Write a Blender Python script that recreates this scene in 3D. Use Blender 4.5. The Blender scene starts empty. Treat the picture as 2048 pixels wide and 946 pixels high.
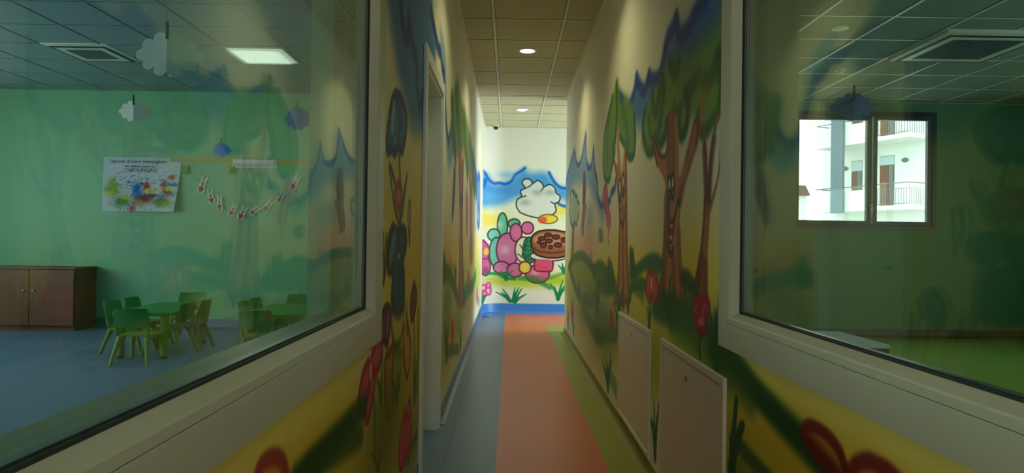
import bpy, bmesh, math, random
import numpy as np
from mathutils import Vector, Matrix

# ------------------------------------------------------------------ camera, world, lights, exposure
SC = bpy.context.scene
COL = SC.collection
PI = math.pi
cam_d = bpy.data.cameras.new('camera')
cam_d.sensor_width = 36.0
cam_d.lens = 1350.0 / 2048.0 * 36.0
cam_d.clip_end = 400
cam_d.clip_start = .02
cam = bpy.data.objects.new('camera', cam_d)
COL.objects.link(cam)
YAW, PITCH, ROLL = .0033, .0072, .0136
_f = Vector((math.sin(YAW) * math.cos(PITCH), math.cos(YAW) * math.cos(PITCH), math.sin(PITCH)))
_r = Vector((math.cos(YAW), -math.sin(YAW), 0))
_u = _r.cross(_f)
_r2 = _r * math.cos(ROLL) + _u * math.sin(ROLL)
_u2 = -_r * math.sin(ROLL) + _u * math.cos(ROLL)
cam.matrix_world = Matrix(((_r2.x, _u2.x, -_f.x, 0), (_r2.y, _u2.y, -_f.y, 0), (_r2.z, _u2.z, -_f.z, 1.18), (0, 0, 0, 1)))
SC.camera = cam

SC.view_settings.view_transform = 'Standard'
SC.view_settings.look = 'None'
SC.view_settings.gamma = 1.0
SC.view_settings.use_curve_mapping = False
SC.view_settings.exposure = 0.0
try:
    SC.cycles.use_denoising = True
    SC.cycles.max_bounces = 7
    SC.cycles.diffuse_bounces = 4
    SC.cycles.glossy_bounces = 3
    SC.cycles.transmission_bounces = 4
    SC.cycles.transparent_max_bounces = 24
    SC.cycles.sample_clamp_indirect = 4.0
    SC.cycles.caustics_reflective = False
    SC.cycles.caustics_refractive = False
except Exception:
    pass

world = bpy.data.worlds.new('overcast_sky')
SC.world = world
world.use_nodes = True
world.node_tree.nodes['Background'].inputs[0].default_value = (.93, .97, 1.0, 1)
world.node_tree.nodes['Background'].inputs[1].default_value = 4.2

WARM = (.93, .88, .46)
COOL = (.80, .92, 1.0)


def area(name, loc, direction, sx, sy, power, color, spread=180, shape='RECTANGLE', portal=False):
    l = bpy.data.lights.new(name, 'AREA')
    l.shape = shape
    l.size = sx
    if shape in ('RECTANGLE', 'ELLIPSE'):
        l.size_y = sy
    l.energy = power
    l.color = color
    l.spread = math.radians(spread)
    o = bpy.data.objects.new(name, l)
    COL.objects.link(o)
    o.location = loc
    o.rotation_euler = Vector(direction).to_track_quat('-Z', 'Y').to_euler()
    if portal:
        l.cycles.is_portal = True
    return o


DOWNLIGHT_POWER = 6.5
area('passage_daylight', (3.5, 10.0, 1.6), (-1, 0, -.08), 1.9, 1.9, 135, COOL)
area('classroom_daylight', (-7.85, 3.2, 1.75), (1, .12, -.34), 8.4, 1.6, 78, (.84, .95, 1.0))
area('playroom_fill', (7.7, 3.4, 1.7), (-1, .05, -.12), 5.0, 1.5, 15, (.86, .96, 1.0))  # fill light added from the unseen side to brighten the playroom
area('near_end_fill', (.14, -2.68, 1.5), (0, 1, 0), 0.7, 1.7, 3, (.88, .96, 1.0))  # cool fill added behind the camera for surfaces that face it
area('playroom_window_portal', (4.61, 8.93, 2.17), (0, -1, 0), 1.72, 1.36, 0, (1, 1, 1), portal=True)

# ------------------------------------------------------------------ helpers


def lin(c):
    c = np.asarray(c, float) / 255.0
    return np.where(c <= .04045, c / 12.92, ((c + .055) / 1.055) ** 2.4)


MATS = {}


def mat(name, rgb, rough=.5, metal=0.0, spec=.5, noise=0.0, nscale=60, bump=0.0, emit=None, estr=0.0):
    m = bpy.data.materials.new(name)
    m.use_nodes = True
    nt = m.node_tree
    b = nt.nodes['Principled BSDF']
    c = (*lin(rgb), 1)
    b.inputs['Base Color'].default_value = c
    b.inputs['Roughness'].default_value = rough
    b.inputs['Metallic'].default_value = metal
    b.inputs['Specular IOR Level'].default_value = spec
    if emit is not None:
        b.inputs['Emission Color'].default_value = (*emit, 1)
        b.inputs['Emission Strength'].default_value = estr
    if noise or bump:
        tc = nt.nodes.new('ShaderNodeTexCoord')
        nz = nt.nodes.new('ShaderNodeTexNoise')
        nz.inputs['Scale'].default_value = nscale
        nz.inputs['Detail'].default_value = 3
        nt.links.new(tc.outputs['Object'], nz.inputs['Vector'])
        if noise:
            mx = nt.nodes.new('ShaderNodeMix')
            mx.data_type = 'RGBA'
            mx.inputs[6].default_value = (*[v * (1 - noise) for v in c[:3]], 1)
            mx.inputs[7].default_value = (*[min(1, v * (1 + noise)) for v in c[:3]], 1)
            nt.links.new(nz.outputs['Fac'], mx.inputs[0])
            nt.links.new(mx.outputs[2], b.inputs['Base Color'])
        if bump:
            bp = nt.nodes.new('ShaderNodeBump')
            bp.inputs['Strength'].default_value = bump
            bp.inputs['Distance'].default_value = .002
            nt.links.new(nz.outputs['Fac'], bp.inputs['Height'])
            nt.links.new(bp.outputs[0], b.inputs['Normal'])
    MATS[name] = m
    return m


def paint_mat(name, rough=.55):
    """hand painted surface: colours come from the painted colour attribute"""
    m = bpy.data.materials.new(name)
    m.use_nodes = True
    nt = m.node_tree
    b = nt.nodes['Principled BSDF']
    at = nt.nodes.new('ShaderNodeAttribute')
    at.attribute_name = 'paint'
    nt.links.new(at.outputs['Color'], b.inputs['Base Color'])
    b.inputs['Roughness'].default_value = rough
    b.inputs['Specular IOR Level'].default_value = .25
    return m


def glass_mat(name, tint, refl=1.0):
    """thin clear glazing: tinted see-through plus mirror reflection by Fresnel"""
    m = bpy.data.materials.new(name)
    m.use_nodes = True
    nt = m.node_tree
    nt.nodes.remove(nt.nodes['Principled BSDF'])
    out = nt.nodes['Material Output']
    geo = nt.nodes.new('ShaderNodeNewGeometry')
    ior = nt.nodes.new('ShaderNodeMix')
    ior.data_type = 'FLOAT'
    ior.inputs[2].default_value = 1.5
    ior.inputs[3].default_value = 1 / 1.5
    nt.links.new(geo.outputs['Backfacing'], ior.inputs[0])
    fr = nt.nodes.new('ShaderNodeFresnel')
    nt.links.new(ior.outputs[0], fr.inputs['IOR'])
    ml = nt.nodes.new('ShaderNodeMath')
    ml.operation = 'MULTIPLY'
    ml.inputs[1].default_value = refl
    nt.links.new(fr.outputs[0], ml.inputs[0])
    tr = nt.nodes.new('ShaderNodeBsdfTransparent')
    tr.inputs[0].default_value = (*tint, 1)
    gl = nt.nodes.new('ShaderNodeBsdfGlossy')
    gl.inputs['Roughness'].default_value = .0
    gl.inputs['Color'].default_value = (.97, .99, .97, 1)
    mx = nt.nodes.new('ShaderNodeMixShader')
    nt.links.new(ml.outputs[0], mx.inputs[0])
    nt.links.new(tr.outputs[0], mx.inputs[1])
    nt.links.new(gl.outputs[0], mx.inputs[2])
    nt.links.new(mx.outputs[0], out.inputs[0])
    return m


class MB:
    """collects shapes and links them as ONE mesh object"""

    def __init__(s):
        s.bm = bmesh.new()

    def face(s, pts):
        return s.bm.faces.new([s.bm.verts.new(p) for p in pts])

    def box(s, x0, x1, y0, y1, z0, z1, bev=0.0, seg=2):
        g = bmesh.ops.create_cube(s.bm, size=1.0)
        vs = g['verts']
        for v in vs:
            v.co = Vector((x0 + (v.co.x + .5) * (x1 - x0), y0 + (v.co.y + .5) * (y1 - y0), z0 + (v.co.z + .5) * (z1 - z0)))
        if bev:
            es = list({e for v in vs for e in v.link_edges})
            bmesh.ops.bevel(s.bm, geom=es, offset=bev, segments=seg, affect='EDGES', profile=.5)
        return s

    def prism(s, poly, z0, z1, M=None):
        """extrude a plane polygon (x, y) from z0 to z1"""
        M = M or Matrix.Identity(4)
        a = [s.bm.verts.new(M @ Vector((x, y, z0))) for x, y in poly]
        b = [s.bm.verts.new(M @ Vector((x, y, z1))) for x, y in poly]
        n = len(poly)
        s.bm.faces.new(a[::-1])
        s.bm.faces.new(b)
        for i in range(n):
            s.bm.faces.new((a[i], a[(i + 1) % n], b[(i + 1) % n], b[i]))
        return s

    def tube(s, pts, r, n=12, caps=True):
        """round tube along points, r one radius or one per point"""
        pts = [Vector(p) for p in pts]
        rs = r if isinstance(r, (list, tuple)) else [r] * len(pts)
        rings = []
        for i, p in enumerate(pts):
            d = (pts[min(i + 1, len(pts) - 1)] - pts[max(i - 1, 0)]).normalized()
            a = d.orthogonal().normalized()
            if abs(d.z) < .95:
                a = d.cross(Vector((0, 0, 1))).normalized()
            b = d.cross(a)
            rings.append([s.bm.verts.new(p + (a * math.cos(2 * PI * k / n) + b * math.sin(2 * PI * k / n)) * rs[i]) for k in range(n)])
        for i in range(len(rings) - 1):
            for k in range(n):
                s.bm.faces.new((rings[i][k], rings[i][(k + 1) % n], rings[i + 1][(k + 1) % n], rings[i + 1][k]))
        if caps:
            s.bm.faces.new(rings[0][::-1])
            s.bm.faces.new(rings[-1])
        return s

    def lathe(s, prof, loc=(0, 0, 0), n=32):
        """profile [(r, z)] turned round the vertical axis"""
        rings = []
        for r, z in prof:
            rings.append([s.bm.verts.new((loc[0] + r * math.cos(2 * PI * k / n), loc[1] + r * math.sin(2 * PI * k / n), loc[2] + z)) for k in range(n)] if r > 1e-6 else [s.bm.verts.new((loc[0], loc[1], loc[2] + z))])
        for a, b in zip(rings[:-1], rings[1:]):
            for k in range(n):
                if len(a) == 1:
                    s.bm.faces.new((a[0], b[(k + 1) % n], b[k]))
                elif len(b) == 1:
                    s.bm.faces.new((a[k], a[(k + 1) % n], b[0]))
                else:
                    s.bm.faces.new((a[k], a[(k + 1) % n], b[(k + 1) % n], b[k]))
        return s

    def ring(s, rect, prof, place):
        """mitred rectangular frame: prof [(inset, depth)] closed, rect (a0, a1, b0, b1), place(a, b, depth) -> point"""
        a0, a1, b0, b1 = rect
        cs = []
        for (u, d) in prof:
            cs.append([s.bm.verts.new(place(*p, d)) for p in ((a0 + u, b0 + u), (a1 - u, b0 + u), (a1 - u, b1 - u), (a0 + u, b1 - u))])
        n = len(prof)
        for i in range(n):
            p, q = cs[i], cs[(i + 1) % n]
            for k in range(4):
                s.bm.faces.new((p[k], p[(k + 1) % 4], q[(k + 1) % 4], q[k]))
        return s

    def build(s, name, m, parent=None, smooth=False, loc=None):
        bmesh.ops.recalc_face_normals(s.bm, faces=s.bm.faces[:])
        me = bpy.data.meshes.new(name)
        s.bm.to_mesh(me)
        s.bm.free()
        if m is not None:
            me.materials.append(m)
        if smooth:
            for p in me.polygons:
                p.use_smooth = True
            me.set_sharp_from_angle(angle=math.radians(40))
        o = bpy.data.objects.new(name, me)
        COL.objects.link(o)
        if parent is not None:
            o.parent = parent
        if loc is not None:
            o.location = loc
        return o


def thing(name, label, cat, loc=(0, 0, 0), rz=0, group=None):
    o = bpy.data.objects.new(name, None)
    o.empty_display_size = .05
    COL.objects.link(o)
    o.location = loc
    o.rotation_euler = (0, 0, rz)
    return tag(o, label, cat, group)


def tag(o, label, cat, group=None):
    o['label'] = label
    o['category'] = cat
    if group:
        o['group'] = group
    return o


def struct(o):
    o['kind'] = 'structure'
    return o


def sroot(name, loc=(0, 0, 0)):
    o = bpy.data.objects.new(name, None)
    o.empty_display_size = .05
    COL.objects.link(o)
    o.location = loc
    return struct(o)


def copy_tree(o, parent=None):
    c = o.copy()
    COL.objects.link(c)
    if parent is not None:
        c.parent = parent
    for ch in list(o.children):
        copy_tree(ch, c)
    return c


# ------------------------------------------------------------------ airbrush painting on a fine grid


def smooth_line(p, closed=False, step=6):
    p = np.asarray(p, float)
    n = len(p)
    if n < 3:
        return p
    out = []
    rng = range(n) if closed else range(n - 1)
    t = np.linspace(0, 1, step, endpoint=False)[:, None]
    for i in rng:
        if closed:
            a, b, c, d = p[(i - 1) % n], p[i], p[(i + 1) % n], p[(i + 2) % n]
        else:
            a, b, c, d = p[max(i - 1, 0)], p[i], p[i + 1], p[min(i + 2, n - 1)]
        out.append(.5 * ((2 * b) + (c - a) * t + (2 * a - 5 * b + 4 * c - d) * t ** 2 + (-a + 3 * b - 3 * c + d) * t ** 3))
    r = np.vstack(out)
    if not closed:
        r = np.vstack([r, p[-1:]])
    return r


def sstep(x):
    x = np.clip(x, 0, 1)
    return x * x * (3 - 2 * x)


class Canvas:
    def __init__(s, S, H, base):
        s.S, s.H = np.asarray(S, float), np.asarray(H, float)
        s.c = np.empty((len(H), len(S), 3), np.float32)
        s.c[:] = base

    def win(s, lo, hi):
        i0, i1 = np.searchsorted(s.S, lo[0]), np.searchsorted(s.S, hi[0])
        j0, j1 = np.searchsorted(s.H, lo[1]), np.searchsorted(s.H, hi[1])
        if i1 <= i0 or j1 <= j0:
            return None
        X, Y = np.meshgrid(s.S[i0:i1], s.H[j0:j1])
        return i0, i1, j0, j1, X, Y

    def blend(s, w, al, col):
        i0, i1, j0, j1 = w[:4]
        v = s.c[j0:j1, i0:i1]
        al = al[..., None].astype(np.float32)
        v += al * (np.asarray(col, np.float32) - v)

    def stroke(s, pts, w, soft, col, a):
        p = smooth_line(pts)
        w0, w1 = w if len(w) == 2 else (w[0], w[0])
        pad = max(w0, w1) / 2 + soft
        W = s.win(p.min(0) - pad, p.max(0) + pad)
        if W is None:
            return
        X, Y = W[4], W[5]
        best = np.full(X.shape, -1e3)
        n = len(p) - 1
        for i in range(n):
            ax, ay = p[i]
            dx, dy = p[i + 1] - p[i]
            L = dx * dx + dy * dy + 1e-12
            lo = np.minimum(p[i], p[i + 1]) - pad
            hi = np.maximum(p[i], p[i + 1]) + pad
            i0, i1 = np.searchsorted(X[0], lo[0]), np.searchsorted(X[0], hi[0])
            j0, j1 = np.searchsorted(Y[:, 0], lo[1]), np.searchsorted(Y[:, 0], hi[1])
            if i1 <= i0 or j1 <= j0:
                continue
            x, y = X[j0:j1, i0:i1], Y[j0:j1, i0:i1]
            t = np.clip(((x - ax) * dx + (y - ay) * dy) / L, 0, 1)
            d = np.hypot(x - ax - t * dx, y - ay - t * dy)
            hw = (w0 + (w1 - w0) * (i + t) / n) / 2
            sc = np.clip(hw / (max(w0, w1) / 2), .3, 1)
            v = (hw + soft * sc - d) / (soft * sc)
            b = best[j0:j1, i0:i1]
            np.maximum(b, v, out=b)
        s.blend(W, a * sstep(best), col)

    def fill(s, pts, soft, col, a):
        p = smooth_line(pts, True)
        W = s.win(p.min(0) - soft, p.max(0) + soft)
        if W is None:
            return
        X, Y = W[4], W[5]
        d2 = np.full(X.shape, 1e6)
        ins = np.zeros(X.shape, bool)
        q = np.roll(p, -1, 0)
        for (ax, ay), (bx, by) in zip(p, q):
            dx, dy = bx - ax, by - ay
            L = dx * dx + dy * dy + 1e-12
            t = np.clip(((X - ax) * dx + (Y - ay) * dy) / L, 0, 1)
            d2 = np.minimum(d2, (X - ax - t * dx) ** 2 + (Y - ay - t * dy) ** 2)
            if abs(dy) > 1e-12:
                ins ^= ((ay > Y) != (by > Y)) & (X < dx * (Y - ay) / dy + ax)
        sd = np.sqrt(d2) * np.where(ins, 1, -1)
        s.blend(W, a * sstep(.5 + sd / (2 * soft)), col)

    def blob(s, c, r, col, a):
        c, r = np.asarray(c), np.asarray(r)
        W = s.win(c - 2.4 * r, c + 2.4 * r)
        if W is None:
            return
        g = np.exp(-((W[4] - c[0]) / r[0]) ** 2 - ((W[5] - c[1]) / r[1]) ** 2)
        s.blend(W, a * np.clip(g * 1.15, 0, 1), col)

    def run(s, text):
        for ln in text.strip().split('\n'):
            t, P, w, soft, col, a = ln.split('|')
            pts = np.array([[float(v) for v in q.split(',')] for q in P.split()])
            w = [float(v) for v in w.split('/')]
            col = [float(v) for v in col.split(',')]
            soft, a = float(soft), float(a)
            if t == 's':
                s.stroke(pts, w, max(soft, .004), col, a)
            elif t == 'f':
                s.fill(pts, max(soft, .004), col, a)
            else:
                s.blob(pts[0], w, col, a)

    def linear(s):
        return lin(s.c.reshape(-1, 3))


def axis(lo, hi, step, marks=()):
    """grid lines from lo to hi with step(x), hitting every mark"""
    ks = sorted({lo, hi, *[m for m in marks if lo < m < hi]})
    out = []
    for a, b in zip(ks[:-1], ks[1:]):
        x = a
        seg = [a]
        while x < b - 1e-6:
            x += step(x)
            seg.append(min(x, b))
        if len(seg) > 2 and seg[-1] - seg[-2] < .4 * step(b):
            seg.pop(-2)
        out += seg[:-1]
    return np.array(out + [ks[-1]])


def grid_object(name, S, H, P, colors, holes, m_front, extra, m_back):
    """painted grid (points P[h, s]) without the holes, plus extra plain quads (the wall's other sides)"""
    nh, ns = len(H), len(S)
    V = P.reshape(-1, 3)
    cs, ch = (S[1:] + S[:-1]) / 2, (H[1:] + H[:-1]) / 2
    keep = np.ones((nh - 1, ns - 1), bool)
    for a0, a1, b0, b1 in holes:
        keep &= ~(((cs > a0) & (cs < a1))[None] & ((ch > b0) & (ch < b1))[:, None])
    idx = np.arange(nh * ns).reshape(nh, ns)
    Q = np.stack([idx[:-1, :-1], idx[:-1, 1:], idx[1:, 1:], idx[1:, :-1]], -1)[keep]
    used = np.zeros(nh * ns, bool)
    used[Q.ravel()] = True
    remap = np.cumsum(used) - 1
    Q = remap[Q]
    V = V[used]
    C = colors[used]
    ev = np.array([p for q in extra for p in q], float).reshape(-1, 3)
    eq = np.arange(len(ev)).reshape(-1, 4) + len(V)
    allV = np.vstack([V, ev]) if len(ev) else V
    allQ = np.vstack([Q, eq]) if len(ev) else Q
    me = bpy.data.meshes.new(name)
    me.vertices.add(len(allV))
    me.vertices.foreach_set('co', allV.astype(np.float32).ravel())
    me.loops.add(allQ.size)
    me.loops.foreach_set('vertex_index', allQ.astype(np.int32).ravel())
    me.polygons.add(len(allQ))
    me.polygons.foreach_set('loop_start', np.arange(0, allQ.size, 4, dtype=np.int32))
    mi = np.zeros(len(allQ), np.int32)
    mi[len(Q):] = 1
    me.materials.append(m_front)
    me.materials.append(m_back)
    me.polygons.foreach_set('material_index', mi)
    me.update(calc_edges=True)
    at = me.color_attributes.new('paint', 'FLOAT_COLOR', 'POINT')
    rgba = np.ones((len(allV), 4), np.float32)
    rgba[:len(V), :3] = C
    at.data.foreach_set('color', rgba.ravel())
    o = bpy.data.objects.new(name, me)
    COL.objects.link(o)
    return o


def slab_sides(lo, hi, z0, z1, holes, front, back):
    """plain quads of a wall: its back face around the holes, the reveals and the outer edges; front/back(s, h) -> point"""
    ss = sorted({lo, hi, *[v for h in holes for v in h[:2] if lo < v < hi]})
    hs = sorted({z0, z1, *[v for h in holes for v in h[2:] if z0 < v < z1]})
    ins = lambda a, b: any(h[0] < a < h[1] and h[2] < b < h[3] for h in holes)
    q = []
    for a, b in zip(ss[:-1], ss[1:]):
        for c, d in zip(hs[:-1], hs[1:]):
            if not ins((a + b) / 2, (c + d) / 2):
                q.append([back(a, c), back(b, c), back(b, d), back(a, d)])
    for a0, a1, b0, b1 in list(holes) + [(lo, hi, z0, z1)]:
        b0 = max(b0, z0)
        for (p, r) in (((a0, b0), (a1, b0)), ((a1, b0), (a1, b1)), ((a1, b1), (a0, b1)), ((a0, b1), (a0, b0))):
            if p[1] <= z0 and r[1] <= z0:
                continue
            q.append([front(*p), front(*r), back(*r), back(*p)])
    return q


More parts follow.
